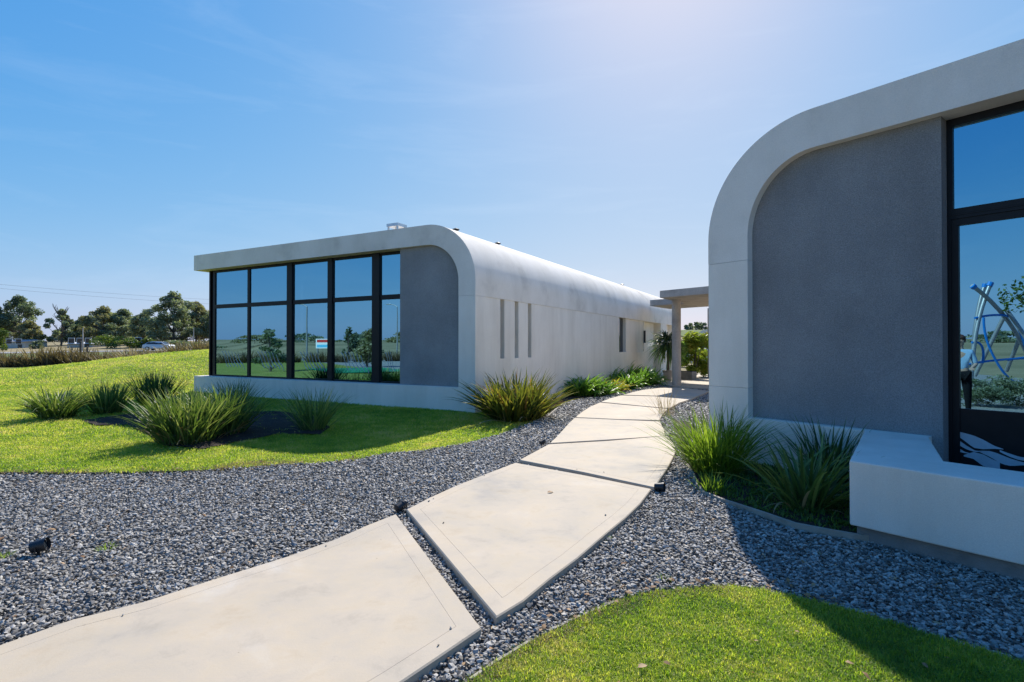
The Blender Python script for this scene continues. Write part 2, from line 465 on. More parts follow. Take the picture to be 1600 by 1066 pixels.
class MB:
    """collects boxes, prisms, tubes and turned shapes; build() links them as one mesh"""
    def __init__(self):
        self.v, self.f = [], []
    def add(self, v, f):
        k = len(self.v)
        self.v += [tuple(p) for p in v]
        self.f += [tuple(i + k for i in q) for q in f]
        return self
    def box(self, x0, y0, z0, x1, y1, z1):
        v = [(x, y, z) for z in (z0, z1) for (x, y) in ((x0, y0), (x1, y0), (x1, y1), (x0, y1))]
        return self.add(v, [(3, 2, 1, 0), (4, 5, 6, 7), (0, 1, 5, 4), (1, 2, 6, 5), (2, 3, 7, 6), (3, 0, 4, 7)])
    def prism(self, poly, z0, z1):
        n = len(poly)
        v = [(p[0], p[1], z0) for p in poly] + [(p[0], p[1], z1) for p in poly]
        f = [tuple(range(n))[::-1], tuple(range(n, 2 * n))]
        f += [(i, (i + 1) % n, n + (i + 1) % n, n + i) for i in range(n)]
        return self.add(v, f)
    def tube(self, pts, rad, n=8, cap=True):
        pts = [Vector(p) for p in pts]
        rad = rad if isinstance(rad, (list, tuple)) else [rad] * len(pts)
        rings, up = [], Vector((0, 0, 1))
        prev = None
        for i, p in enumerate(pts):
            t = (pts[min(i + 1, len(pts) - 1)] - pts[max(i - 1, 0)]).normalized()
            a = prev if prev is not None else (up if abs(t.z) < 0.9 else Vector((1, 0, 0)))
            x = (a - t * a.dot(t)).normalized()
            prev = x
            y = t.cross(x)
            rings.append([p + (x * math.cos(2 * math.pi * k / n) + y * math.sin(2 * math.pi * k / n)) * rad[i] for k in range(n)])
        v = [q for r_ in rings for q in r_]
        f = []
        for i in range(len(pts) - 1):
            for k in range(n):
                a, b = i * n + k, i * n + (k + 1) % n
                f.append((a, b, b + n, a + n))
        if cap:
            f.append(tuple(range(n))[::-1])
            f.append(tuple(range((len(pts) - 1) * n, len(pts) * n)))
        return self.add(v, f)
    def lathe(self, prof, n=20, c=(0, 0, 0)):
        v = [(c[0] + r_ * math.cos(2 * math.pi * k / n), c[1] + r_ * math.sin(2 * math.pi * k / n), c[2] + z) for (r_, z) in prof for k in range(n)]
        f = []
        for i in range(len(prof) - 1):
            for k in range(n):
                a, b = i * n + k, i * n + (k + 1) % n
                f.append((a, b, b + n, a + n))
        f.append(tuple(range(n))[::-1])
        f.append(tuple(range((len(prof) - 1) * n, len(prof) * n)))
        return self.add(v, f)
    def mesh(self, name):
        me = bpy.data.meshes.new(name)
        me.from_pydata(self.v, [], self.f)
        me.validate()
        return me
    def build(self, name, mat, parent=None, smooth=False, bevel=0.0):
        me = self.mesh(name)
        bm = bmesh.new(); bm.from_mesh(me)
        bmesh.ops.recalc_face_normals(bm, faces=bm.faces)
        bm.to_mesh(me); bm.free()
        o = link(name, me, mat, parent)
        if smooth:
            me.polygons.foreach_set('use_smooth', [True] * len(me.polygons))
            try: me.set_sharp_from_angle(angle=R(40))
            except Exception: pass
        if bevel:
            md = o.modifiers.new('bevel', 'BEVEL'); md.width = bevel; md.segments = 2; md.limit_method = 'ANGLE'; md.angle_limit = R(40)
        return o

def np_mesh(name, V, Fq, tint=None):
    me = bpy.data.meshes.new(name)
    V = np.asarray(V, np.float32); Fq = np.asarray(Fq, np.int32)
    k = Fq.shape[1]
    me.vertices.add(len(V)); me.vertices.foreach_set('co', V.ravel())
    me.loops.add(Fq.size); me.loops.foreach_set('vertex_index', Fq.ravel())
    me.polygons.add(len(Fq))
    me.polygons.foreach_set('loop_start', np.arange(0, Fq.size, k, dtype=np.int32))
    if tint is not None:
        a = me.attributes.new('tint', 'FLOAT', 'POINT')
        a.data.foreach_set('value', np.asarray(tint, np.float32))
    me.update(calc_edges=True)
    return me

def copy_thing(o, loc, rz, label=None, scale=None):
    c = o.copy(); COL.objects.link(c)
    for ch in o.children:
        d = ch.copy(); COL.objects.link(d); d.parent = c
        for g in ch.children:
            e = g.copy(); COL.objects.link(e); e.parent = d
    c.location = loc; c.rotation_euler = (0, 0, rz)
    if label: c['label'] = label
    if scale: c.scale = (scale,) * 3 if not isinstance(scale, tuple) else scale
    return c

# ------------------------------------------------------------------ terrain
def z_far(x, y):
    x = np.asarray(x, float); y = np.asarray(y, float)
    r = np.where(y > 0, np.maximum(np.abs(y), 0.6 * np.abs(x)), np.hypot(x, y))
    z = np.interp(r, [0, 20, 45, 88, 112, 130, 250, 700, 2500], [-0.35, -0.3, -0.1, 0.3, 1.2, 2.1, 4.0, 9, 20])
    z = z + 0.016 * np.clip(x + 85, -40, 60) * sstep(45, 88, r) * (y > 0)
    z = z + 5.2 * np.exp(-((x - 112) ** 2 + (y - 330) ** 2) / (2 * 75.0 ** 2))
    return z

EDGE = [(-70, 6.0), (-20, 7.0)] + [at(px, py, -0.10) for px, py in
        [(0, 741), (140, 741.5), (315, 738), (402, 731.5), (465, 728), (500, 727), (560, 722), (594, 715), (661, 708.5), (729, 697), (796, 678), (830, 664.5), (850, 651), (861, 644)]] + [(1.32, 17.2)]
EX, EY = np.array([p[0] for p in EDGE]), np.array([p[1] for p in EDGE])
def z_lawn(x, y):
    x = np.asarray(x, float); y = np.asarray(y, float)
    yb = np.interp(x, EX, EY)
    base = -0.085 + 0.08 * sstep(1.5, 5.0, y - yb)
    A = np.interp(x, [-60, -34, -28.3, -25.6, -23.9, -22.1, -20.3, -18.6, -16.6, -8, 4], [-.1, -.1, 0.02, 0.42, 0.58, 0.76, 1.02, 1.22, 1.38, 1.6, 1.5])
    up = sstep(17.0, 30.0, y) * (1 - 0.75 * sstep(33, 42, y))
    return base + A * up
def z_gravel(x, y):
    x = np.asarray(x, float); y = np.asarray(y, float)
    return -0.040 - 0.045 * sstep(1.5, 5.0, -x) * (y > 2) - 0.04 * sstep(1.4, 2.8, x) * (1 - sstep(5, 7, y))

def radial_sheet(name, mat, r0, r1, nr, na, zf, dz=0.0):
    rs = np.concatenate([[0.0], np.geomspace(r0, r1, nr)])
    an = np.linspace(0, 2 * math.pi, na, endpoint=False)
    X = (rs[:, None] * np.cos(an)).ravel(); Y = (rs[:, None] * np.sin(an)).ravel()
    Z = zf(X, Y) + dz
    i = np.arange(len(rs) - 1)[:, None] * na; k = np.arange(na)[None, :]
    k2 = (k + 1) % na
    Fq = np.stack([i + k, i + k2, i + na + k2, i + na + k], -1).reshape(-1, 4)
    o = link(name, np_mesh(name, np.stack([X, Y, Z], 1), Fq), mat, None, True)
    return tag(o, kind='structure')

radial_sheet('ground', M['field'], 2.0, 2600, 90, 120, z_far)

def grid_sheet(name, mat, xs, y0f, y1f, ny, zf):
    xs = np.asarray(xs, float)
    t = np.linspace(0, 1, ny) ** 1.4
    Y = y0f(xs)[:, None] + (y1f(xs) - y0f(xs))[:, None] * t[None]
    X = np.repeat(xs[:, None], ny, 1)
    Z = zf(X, Y)
    i = np.arange(len(xs) - 1)[:, None] * ny; k = np.arange(ny - 1)[None]
    Fq = np.stack([i + k, i + ny + k, i + ny + k + 1, i + k + 1], -1).reshape(-1, 4)
    o = link(name, np_mesh(name, np.stack([X.ravel(), Y.ravel(), Z.ravel()], 1), Fq), mat, None, True)
    return tag(o, kind='structure')

lawn = grid_sheet('lawn', M['turf'], np.concatenate([np.linspace(-70, -20, 40), np.linspace(-19.5, -7, 45), np.linspace(-6.9, 1.32, 90)]),
                  lambda x: np.interp(x, EX, EY), lambda x: np.full_like(x, 41.0), 70, z_lawn)
gb = grid_sheet('gravel_bed', M['gravel_base'], np.linspace(-70, 24, 190), lambda x: np.full_like(x, -9.0), lambda x: np.full_like(x, 26.0), 110,
                lambda x, y: np.maximum(z_gravel(x, y) - 0.035, -0.4) - 0.12 * sstep(0.25, 0.9, y - np.interp(x, EX, EY)) * (x < 1.3))

# strip of green verge, road and pasture, far left
def ribbon(name, mat, p0, p1, w, dz, n=40, zf=z_far):
    p0, p1 = Vector(p0), Vector(p1)
    d = (p1 - p0).normalized(); s = Vector((-d.y, d.x))
    V, Fq = [], []
    for i in range(n + 1):
        c = p0.lerp(p1, i / n)
        for j in range(4):
            q = c + s * w * (j / 3 - 0.5)
            V.append((q.x, q.y, float(zf(q.x, q.y)) + dz))
    for i in range(n):
        for j in range(3):
            a = i * 4 + j
            Fq.append((a, a + 4, a + 5, a + 1))
    return tag(link(name, np_mesh(name, V, Fq), mat, None, True), kind='structure')
ribbon('verge', M['pasture'], (-190, 74), (20, 66), 22, 0.05)
ribbon('road', M['road'], (-190, 93), (40, 86), 6, 0.09)
M_h = M['pasture']
hill_v = []
hx = np.linspace(40, 260, 40); hy = np.linspace(190, 480, 40)
HX, HY = np.meshgrid(hx, hy, indexing='ij')
HZ = z_far(HX, HY) + 0.25
i = np.arange(39)[:, None] * 40; k = np.arange(39)[None]
tag(link('hill', np_mesh('hill', np.stack([HX.ravel(), HY.ravel(), HZ.ravel()], 1), np.stack([i + k, i + 40 + k, i + 41 + k, i + k + 1], -1).reshape(-1, 4)), M['pasture'], None, True), kind='structure')

# lower lawn in front of the camera
LOW = [at(px, py, -0.055) for px, py in [(690, 1090), (735, 1063), (770, 1038), (810, 1013.5), (845, 993), (882, 976), (908, 963), (936, 952), (960, 941), (984, 932.5), (1015, 926.5), (1050, 922), (1090, 918.5), (1125, 916.6),
       (1160, 917.5), (1188, 920.5), (1225, 929), (1275, 940), (1337, 955.6), (1412, 979), (1475, 998), (1553, 1019.7), (1600, 1037), (1700, 1075)]] + [(4.0, 1.6), (3.0, 0.2), (-0.6, 0.2), (-0.55, 1.9)]
def poly_sheet(name, mat, poly, z, thick, kind='structure', parent=None):
    mb = MB(); mb.prism(poly, z - thick, z)
    return tag(mb.build(name, mat, parent), kind=kind)
poly_sheet('lower_lawn', M['turf'], LOW, -0.058, 0.15)

# planting bed by the right-hand building
BED = [at(px, py, -0.06) for px, py in [(1050, 655), (1056, 680), (1064, 712), (1073, 728), (1082.5, 742), (1090, 760), (1098, 771), (1130, 784), (1190, 803.6), (1243, 822), (1300, 833), (1335, 839)]]
BED_EDGE = BED[3:] + [(3.5, 4.55)]
BED_POLY = BED + [(3.5, 4.55), (5.4, 5.8), (3.35, 8.5), (3.8, 11.5)]
poly_sheet('planting_bed', M['soil'], BED_POLY, -0.045, 0.1)
SOIL = [at(px, py, -0.03) for px, py in [(128, 661), (165, 655), (230, 645), (290, 640), (345, 648), (400, 646), (445, 646), (480, 655), (516, 668), (500, 678), (440, 677), (380, 686), (320, 698), (262, 694), (235, 680), (200, 666), (150, 667)]]
SOILV = [(p[0], p[1]) for p in SOIL]
def draped(name, mat, poly, zf, dz):
    bm = bmesh.new()
    vs_ = [bm.verts.new((p[0], p[1], 0)) for p in poly]
    f = bm.faces.new(vs_)
    bmesh.ops.triangulate(bm, faces=[f])
    bmesh.ops.subdivide_edges(bm, edges=bm.edges[:], cuts=3, use_grid_fill=True)
    for v in bm.verts:
        v.co.z = float(zf(v.co.x, v.co.y)) + dz + random.uniform(0, 0.02)
    bmesh.ops.recalc_face_normals(bm, faces=bm.faces)
    me = bpy.data.meshes.new(name); bm.to_mesh(me); bm.free()
    return tag(link(name, me, mat), kind='structure')
draped('soil_bed', M['soil'], SOILV, z_lawn, 0.02)
WALLBED = [at(px, py, -0.06) for px, py in [(862, 643), (880, 630), (905, 624), (940, 620.5), (975, 612.5), (1010, 605), (1032, 600)]] + [(6.3, 24.2), (5.2, 24.2), (0.4, 15.6), (1.0, 14.5)]
poly_sheet('wall_bed', M['soil'], WALLBED, -0.05, 0.1)

# ------------------------------------------------------------------ path of cast slabs
path = empty('path', kind='structure')
SLABS = [
 [(-60, 1029), (0, 1007.5), (112, 968), (225, 940), (337, 904), (450, 869), (525, 842), (575, 820), (618.7, 803), (752, 981), (690, 1023), (626, 1066), (560, 1108), (420, 1190), (300, 1260), (-60, 1300)],
 [(635, 796), (670, 778), (712, 759), (758, 741), (805, 723), (910, 742), (1017.6, 764), (1000, 787), (977, 809), (945, 835), (902, 872), (859, 904), (818, 938), (775.4, 964), (715, 892)],
 [(811.6, 718.7), (835, 706), (857, 694.4), (950, 689), (1043, 681), (1052, 692), (1056, 705), (1051, 716), (1043, 731), (1032, 747), (1022.7, 761.6), (910, 737.5)],
 [(859, 692.4), (870, 682), (879, 672), (888, 662), (897.7, 652.9), (965, 656), (1031, 658.6), (1037, 670), (1039.5, 681), (950, 687)],
 [(899, 652), (910, 643), (922, 635.5), (937.5, 629), (990, 634), (1043, 639), (1035, 647), (1030, 656.6), (965, 655)],
 [(939, 628), (953, 622.5), (970, 618), (1030, 619.6), (1087, 621), (1062, 629), (1044.6, 638), (990, 633)],
 [(973.5, 617), (988, 613), (1003, 609.6), (1030, 606.3), (1057, 605.4), (1110, 611), (1087, 620), (1030, 618.6)],
]
SLAB_W = []
def inset_poly(poly, d):
    out = []
    n = len(poly)
    area = sum(poly[i][0] * poly[(i + 1) % n][1] - poly[(i + 1) % n][0] * poly[i][1] for i in range(n))
    sg = 1 if area > 0 else -1
    for i in range(n):
        a, b, c = Vector(poly[i - 1]), Vector(poly[i]), Vector(poly[(i + 1) % n])
        d1, d2 = (b - a).normalized(), (c - b).normalized()
        n1, n2 = Vector((-d1.y, d1.x)) * sg, Vector((-d2.y, d2.x)) * sg
        m = (n1 + n2)
        m = m / max(m.length_squared, 0.3) * 2
        out.append(tuple(b + m * d))
    return out
def make_slab(poly, groove):
    n = len(poly)
    loops = [(poly, -0.13), (poly, -0.008), (inset_poly(poly, 0.008), 0.0)]
    if groove:
        loops += [(inset_poly(poly, 0.125), 0.0), (inset_poly(poly, 0.1262), -0.0014), (inset_poly(poly, 0.1275), -0.0014), (inset_poly(poly, 0.1285), 0.0)]
    V, Fc = [], []
    for lp, z in loops:
        V += [(p[0], p[1], z) for p in lp]
    for j in range(len(loops) - 1):
        for q in range(n):
            a, b = j * n + q, j * n + (q + 1) % n
            Fc.append((a, b, b + n, a + n))
    Fc.append(tuple(range((len(loops) - 1) * n, len(loops) * n)))
    mb = MB(); mb.add(V, Fc)
    return mb.build('path_slab', M['slab'], path)
for idx, s in enumerate(SLABS):
    w = [at(px, py, 0.0) for px, py in s]
    SLAB_W.append(w)
    make_slab(w, idx < 3)
PLAZA = [(6.50, 21.32), (8.2, 19.75), (14, 15.4), (20, 20), (12, 33), (9.2, 33), (5.85, 25.3), (6.5, 24.3), (6.3, 22.6)]
SLAB_W.append(PLAZA)
make_slab(PLAZA, False)

# ------------------------------------------------------------------ scattering (real points in a mesh, geometry nodes put stones / tufts on them)
def proto_collection(name, meshes, mat):
    c = bpy.data.collections.new(name)
    for me in meshes:
        if not me.materials: me.materials.append(mat)
        o = bpy.data.objects.new(name, me)
        c.objects.link(o)
    return c

def scatter(name, P, rot, scl, idx, coll, label=None):
    me = bpy.data.meshes.new(name)
    me.vertices.add(len(P)); me.vertices.foreach_set('co', np.asarray(P, np.float32).ravel())
    a = me.attributes.new('rot', 'FLOAT_VECTOR', 'POINT'); a.data.foreach_set('vector', np.asarray(rot, np.float32).ravel())
    a = me.attributes.new('scl', 'FLOAT', 'POINT'); a.data.foreach_set('value', np.asarray(scl, np.float32))
    a = me.attributes.new('idx', 'INT', 'POINT'); a.data.foreach_set('value', np.asarray(idx, np.int32))
    o = bpy.data.objects.new(name, me); COL.objects.link(o)
    o['kind'] = 'stuff'
    if label: o['label'] = label
    ng = bpy.data.node_groups.new(name + '_nodes', 'GeometryNodeTree')
    ng.interface.new_socket('Geometry', in_out='INPUT', socket_type='NodeSocketGeometry')
    ng.interface.new_socket('Geometry', in_out='OUTPUT', socket_type='NodeSocketGeometry')
    n, l = ng.nodes, ng.links
    gi, go = n.new('NodeGroupInput'), n.new('NodeGroupOutput')
    ci = n.new('GeometryNodeCollectionInfo')
    ci.inputs['Collection'].default_value = coll
    ci.inputs['Separate Children'].default_value = True
    ci.inputs['Reset Children'].default_value = True
    iop = n.new('GeometryNodeInstanceOnPoints')
    iop.inputs['Pick Instance'].default_value = True
    def attr(nm, dt):
        q = n.new('GeometryNodeInputNamedAttribute'); q.data_type = dt
        q.inputs['Name'].default_value = nm
        return q.outputs[0]
    l.new(gi.outputs[0], iop.inputs['Points'])
    l.new(ci.outputs[0], iop.inputs['Instance'])
    l.new(attr('idx', 'INT'), iop.inputs['Instance Index'])
    e2r = n.new('FunctionNodeEulerToRotation')
    l.new(attr('rot', 'FLOAT_VECTOR'), e2r.inputs[0])
    l.new(e2r.outputs[0], iop.inputs['Rotation'])
    l.new(attr('scl', 'FLOAT'), iop.inputs['Scale'])
    l.new(iop.outputs[0], go.inputs[0])
    md = o.modifiers.new('scatter', 'NODES'); md.node_group = ng
    return o

def jitter(x0, x1, y0, y1, sp):
    nx, ny = int((x1 - x0) / sp) + 1, int((y1 - y0) / sp) + 1
    gx, gy = np.meshgrid(x0 + np.arange(nx) * sp, y0 + np.arange(ny) * sp)
    P = np.stack([gx.ravel(), gy.ravel()], 1)
    return P + RNG.uniform(-0.5, 0.5, P.shape) * sp

def visible(P, z, m=60):
    x, y = to_px(np.column_stack([P, np.broadcast_to(z, (len(P),))]))
    return (x > -m) & (x < 1600 + m) & (y < 1066 + m * 1.5) & (P[:, 1] > 0.8)

# stones
def stone_meshes(n):
    out = []
    for i in range(n):
        bm = bmesh.new()
        sx, sy, sz = random.uniform(0.9, 1.15), random.uniform(0.6, 0.9), random.uniform(0.36, 0.62)
        for q in range(13):
            d = Vector((random.gauss(0, 1), random.gauss(0, 1), random.gauss(0, 1))).normalized() * random.uniform(0.42, 0.56)
            bm.verts.new((d.x * sx, d.y * sy, d.z * sz))
        bmesh.ops.convex_hull(bm, input=bm.verts[:])
        for v in [v for v in bm.verts if not v.link_faces]: bm.verts.remove(v)
        bmesh.ops.recalc_face_normals(bm, faces=bm.faces)
        me = bpy.data.meshes.new('stone'); bm.to_mesh(me); bm.free()
        out.append(me)
    return out
STONES = proto_collection('stone', stone_meshes(10), M['stone'])

R_BENCH = [Vector(p) for p in ()]
def r_xy(s, n): return tuple(RP + RU * s + RN * n)
def l_xy(s, n): return tuple(LP + LU * s + LN * n)
BENCH_POLY = [(2.09, -0.0), (2.71, 0.0), (3.22, -1.50), (9.5, -1.46), (9.5, -2.1), (2.707, -2.12)]
BENCH_BASE = [r_xy(2.60, -1.2), r_xy(2.80, -2.04), r_xy(9.5, -2.02), r_xy(9.5, -1.0)]
LBLOCK = [l_xy(-0.02, -0.0), l_xy(11.4, 0.0), l_xy(11.4, 24), l_xy(-0.02, 24)]
RBLOCK = [r_xy(0, 0), r_xy(11.4, 0), r_xy(11.4, 24), r_xy(0, 24)]

Ps, Sc = [], []
for (y0, y1, sp, size) in ((1.4, 4.2, 0.0205, 0.034), (4.2, 6.5, 0.024, 0.037), (6.5, 9.5, 0.031, 0.043), (9.5, 14.0, 0.048, 0.056), (14.0, 24.6, 0.07, 0.076)):
    P = jitter(-12 if y0 < 9 else -3, 8.5, y0, y1, sp)
    ok = visible(P, -0.06, 320)
    P = P[ok]
    ok = P[:, 1] < np.where(P[:, 0] < 1.32, np.interp(P[:, 0], EX, EY), 99)
    for poly in [LOW, BED_POLY, LBLOCK, RBLOCK, WALLBED] + [inset_poly(w, 0.012) for w in SLAB_W]:
        ok &= ~inpoly(P, poly)
    P = P[ok]
    Ps.append(P); Sc.append(size * np.clip(np.exp(RNG.normal(0, 0.30, len(P))), 0.5, 1.65))
P = np.concatenate(Ps); scl = np.concatenate(Sc)
zz = z_gravel(P[:, 0], P[:, 1]) - 0.012 + RNG.uniform(-0.012, 0.012, len(P))
# a few stones kicked onto the slab edges
ex = []
for w in SLAB_W[:3]:
    for q in range(5):
        k_ = random.randrange(len(w)); a_, b_ = Vector(w[k_]), Vector(w[(k_ + 1) % len(w)])
        p_ = a_.lerp(b_, random.random()) 
        c_ = sum((Vector(v_) for v_ in w), Vector((0, 0))) / len(w)
        p_ = p_ + (c_ - p_).normalized() * random.uniform(0.04, 0.22)
        if p_.y > 1.6: ex.append((p_.x, p_.y))
P = np.concatenate([P, np.array(ex)]); scl = np.concatenate([scl, RNG.uniform(0.014, 0.03, len(ex))]); zz = np.concatenate([zz, np.full(len(ex), 0.006)])
rot = np.stack([RNG.normal(0, 0.36, len(P)), RNG.normal(0, 0.36, len(P)), RNG.uniform(0, 6.28, len(P))], 1)
scatter('gravel', np.column_stack([P, zz]), rot, scl, RNG.integers(0, 10, len(P)), STONES, 'dark grey slate gravel spread beside the path')
N_STONES = len(P)

# grass tufts
def tuft_meshes(n, blades, rad, h, w, lean):
    out = []
    for i in range(n):
        V, Fq, T = [], [], []
        for b in range(blades):
            a, r_ = random.uniform(0, 6.283), rad * math.sqrt(random.random())
            bx, by = r_ * math.cos(a), r_ * math.sin(a)
            ph, ln = random.uniform(0, 6.283), h * random.uniform(0.6, 1.15)
            le = lean * random.uniform(0.2, 1.0)
            dx, dy = math.cos(ph), math.sin(ph)
            sx, sy = -dy, dx
            k = len(V)
            for t, ww in ((0, 1.0), (0.55, 0.8), (1.0, 0.12)):
                o_ = ln * math.sin(le) * t ** 1.6
                z = ln * math.cos(le * t) * t
                V.append((bx + dx * o_ - sx * w * ww / 2, by + dy * o_ - sy * w * ww / 2, z))
                V.append((bx + dx * o_ + sx * w * ww / 2, by + dy * o_ + sy * w * ww / 2, z))
            tv = random.uniform(0.18, 0.66)
            if random.random() < 0.05: tv = 0.95
            T += [tv] * 6
            Fq += [(k, k + 1, k + 3, k + 2), (k + 2, k + 3, k + 5, k + 4)]
        out.append(np_mesh('grass_tuft', V, Fq, T))
    return out
TUFT_NEAR = proto_collection('near_grass_tuft', tuft_meshes(8, 14, 0.024, 0.031, 0.0037, 1.35), M['grass'])
TUFT_FAR = proto_collection('far_grass_tuft', tuft_meshes(8, 20, 0.07, 0.038, 0.0085, 1.35), M['grass'])
def tufts(name, P, zf, coll, smin, smax, label):
    n = len(P)
    z = zf(P[:, 0], P[:, 1]) if callable(zf) else np.full(n, zf)
    rot = np.stack([RNG.normal(0, 0.12, n), RNG.normal(0, 0.12, n), RNG.uniform(0, 6.28, n)], 1)
    return scatter(name, np.column_stack([P, z]), rot, RNG.uniform(smin, smax, n), RNG.integers(0, 8, n), coll, label)

P = jitter(-0.8, 4.2, 1.6, 4.0, 0.021)
P = P[visible(P, -0.05, 320)]
P = P[inpoly(P, inset_poly(LOW, 0.0))]
tufts('grass', P, -0.06, TUFT_NEAR, 0.75, 1.25, 'mown grass of the small lawn in the foreground')
Ps = []
for y0, y1, sp in ((6.8, 10, 0.047), (10, 14, 0.065), (14, 20, 0.10), (20, 33, 0.17)):
    P = jitter(-34, 1.3, y0, y1, sp)
    P = P[visible(P, -0.05, 250)]
    ok = P[:, 1] > np.interp(P[:, 0], EX, EY) + 0.01
    ok &= ~inpoly(P, LBLOCK)
    ok &= ~(inpoly(P, SOILV) & (RNG.random(len(P)) < 0.93))
    Ps.append(P[ok])
far_scale = [0.9, 1.15, 1.6, 2.4]
PP = np.concatenate(Ps)
sc_ = np.concatenate([np.full(len(p), s) for p, s in zip(Ps, far_scale)]) * RNG.uniform(0.7, 1.2, len(PP))
zl = z_lawn(PP[:, 0], PP[:, 1])
rot = np.stack([RNG.normal(0, 0.12, len(PP)), RNG.normal(0, 0.12, len(PP)), RNG.uniform(0, 6.28, len(PP))], 1)
scatter('grass', np.column_stack([PP, zl]), rot, sc_ * np.where(sc_ > 1.4, 0.75, 1.0), RNG.integers(0, 8, len(PP)), TUFT_FAR, 'mown grass of the lawn before the left building')
# straw-coloured worn grass in patches where the lawns meet the gravel
DRYT = proto_collection('dry_grass_tuft', tuft_meshes(8, 16, 0.05, 0.03, 0.007, 1.45), M['dry'])
P = jitter(-9, 1.2, 6.8, 17, 0.05)
de = P[:, 1] - np.interp(P[:, 0], EX, EY)
wob = 0.5 + 0.5 * np.sin(P[:, 0] * 2.3 + 0.7) * np.sin(P[:, 0] * 0.9 + 2.0)
P = P[(de > -0.01) & (de < 0.10 + 0.30 * wob ** 2) & (RNG.random(len(P)) < 0.25 + 0.6 * wob)]
LW = np.array(LOW[1:14])
P2 = []
for q in range(520):
    k_ = RNG.integers(0, len(LW) - 1); t_ = RNG.random()
    b_ = LW[k_] + (LW[k_ + 1] - LW[k_]) * t_
    P2.append((b_[0] + RNG.normal(0.02, 0.03), b_[1] - abs(RNG.normal(0.0, 0.06))))
P2 = np.array(P2); P2 = P2[inpoly(P2, LOW)]
Pd = np.concatenate([P, P2]); nd = len(Pd)
zd = np.concatenate([z_lawn(P[:, 0], P[:, 1]), np.full(len(P2), -0.06)])
scatter('dry_grass', np.column_stack([Pd, zd]), np.stack([RNG.normal(0, .12, nd), RNG.normal(0, .12, nd), RNG.uniform(0, 6.28, nd)], 1),
        np.concatenate([RNG.uniform(0.9, 1.6, len(P)), RNG.uniform(0.5, 0.9, len(P2))]), RNG.integers(0, 8, nd), DRYT, 'worn straw-coloured grass along the gravel edges')
# weeds and ground cover of the planting bed
P = jitter(1.6, 4.5, 4.4, 8.5, 0.075)
P = P[inpoly(P, inset_poly(BED_POLY, 0.08))]
P = P[RNG.random(len(P)) < 0.75]
WEED = proto_collection('weed_tuft', tuft_meshes(8, 14, 0.06, 0.055, 0.014, 1.3), M['weed'])
tufts('ground_cover', P, -0.05, WEED, 0.6, 1.3, 'low green ground cover in the planting bed')

# ------------------------------------------------------------------ edging strips
def edging(pts, w, z0, z1, mat, label):
    V, n = [], len(pts)
    for i, p in enumerate(pts):
        a, b = Vector(pts[max(i - 1, 0)]), Vector(pts[min(i + 1, n - 1)])
        d = (b - a).normalized(); s = Vector((-d.y, d.x)) * w / 2
        q = Vector(p)
        za = z0(q.x, q.y) if callable(z0) else z0
        V += [(*(q - s), za - 0.15), (*(q + s), za - 0.15), (*(q + s), za + z1), (*(q - s), za + z1)]
    Fc = []
    for i in range(n - 1):
        for j in range(4):
            a, b = i * 4 + j, i * 4 + (j + 1) % 4
            Fc.append((a, b, b + 4, a + 4))
    Fc += [(3, 2, 1, 0), tuple(range(4 * n - 4, 4 * n))]
    mb = MB(); mb.add(V, Fc)
    return tag(mb.build('edging', mat), label, 'edging', 'edging strips between gravel and planting')
edging(LOW[1:9], 0.018, -0.058, 0.012, M['cream'], 'pale edging strip curving round the small foreground lawn')
edging(BED_EDGE, 0.03, -0.06, 0.030, M['cream'], 'beige edging curb along the planting bed by the right building')
edging([p for p in EDGE[1:15]], 0.02, lambda x, y: float(z_lawn(x, y)), 0.012, M['rust'], 'dark edging strip along the large lawn left of the path')
edging([at(px, py, -0.05) for px, py in [(852, 655), (866, 643), (877, 634), (884, 628)]], 0.03, -0.05, 0.03, M['cream'], 'short pale edging beside the bronze flax bush')

# ------------------------------------------------------------------ buildings
H, T, RAD, ZJ, ZP = 4.676, 0.508, 1.47, 2.822, 0.585
REC = 0.32
def arch_profile(w, L, rad, n=22):
    """outer line from the joint up round the shoulder to the free end, back along the inner line"""
    out = [(0, ZJ + 0.003)]
    for i in range(n + 1):
        a = math.pi / 2 * i / n
        out.append((rad - rad * math.cos(a), H - rad + rad * math.sin(a)))
    out.append((L, H)); out.append((L, H - T))
    ri_s, ri_z = rad - w, rad - T
    for i in range(n + 1):
        a = math.pi / 2 * (1 - i / n)
        out.append((rad - ri_s * math.cos(a), H - rad + ri_z * math.sin(a)))
    out.append((w, ZJ + 0.003))
    return out
def extrude_sz(mb, prof, n0, n1, rows=1):
    k = len(prof)
    V = []
    for r_ in range(rows + 1):
        nn = n0 + (n1 - n0) * r_ / rows
        V += [(p[0], nn, p[1]) for p in prof]
    Fc = [tuple(range(k)), tuple(range(rows * k, (rows + 1) * k))[::-1]]
    for r_ in range(rows):
        for i in range(k):
            a, b = r_ * k + i, r_ * k + (i + 1) % k
            Fc.append((a, b, b + k, a + k))
    mb.add(V, Fc)
    return mb
def panel_poly(s0, s1, w, rad, inset=0.0, n=22):
    """charcoal infill inside the arch: bottom edge, up the far side, along the curve, down the leg"""
    pts = [(s0, ZP), (s1, ZP), (s1, H - T - inset)]
    ri_s, ri_z = rad - w, rad - T
    for i in range(n + 1):
        a = math.pi / 2 * (1 - i / n)
        s_ = rad - ri_s * math.cos(a)
        if s_ < s1:
            pts.append((max(s_, s0), H - rad + ri_z * math.sin(a) - inset))
    return pts

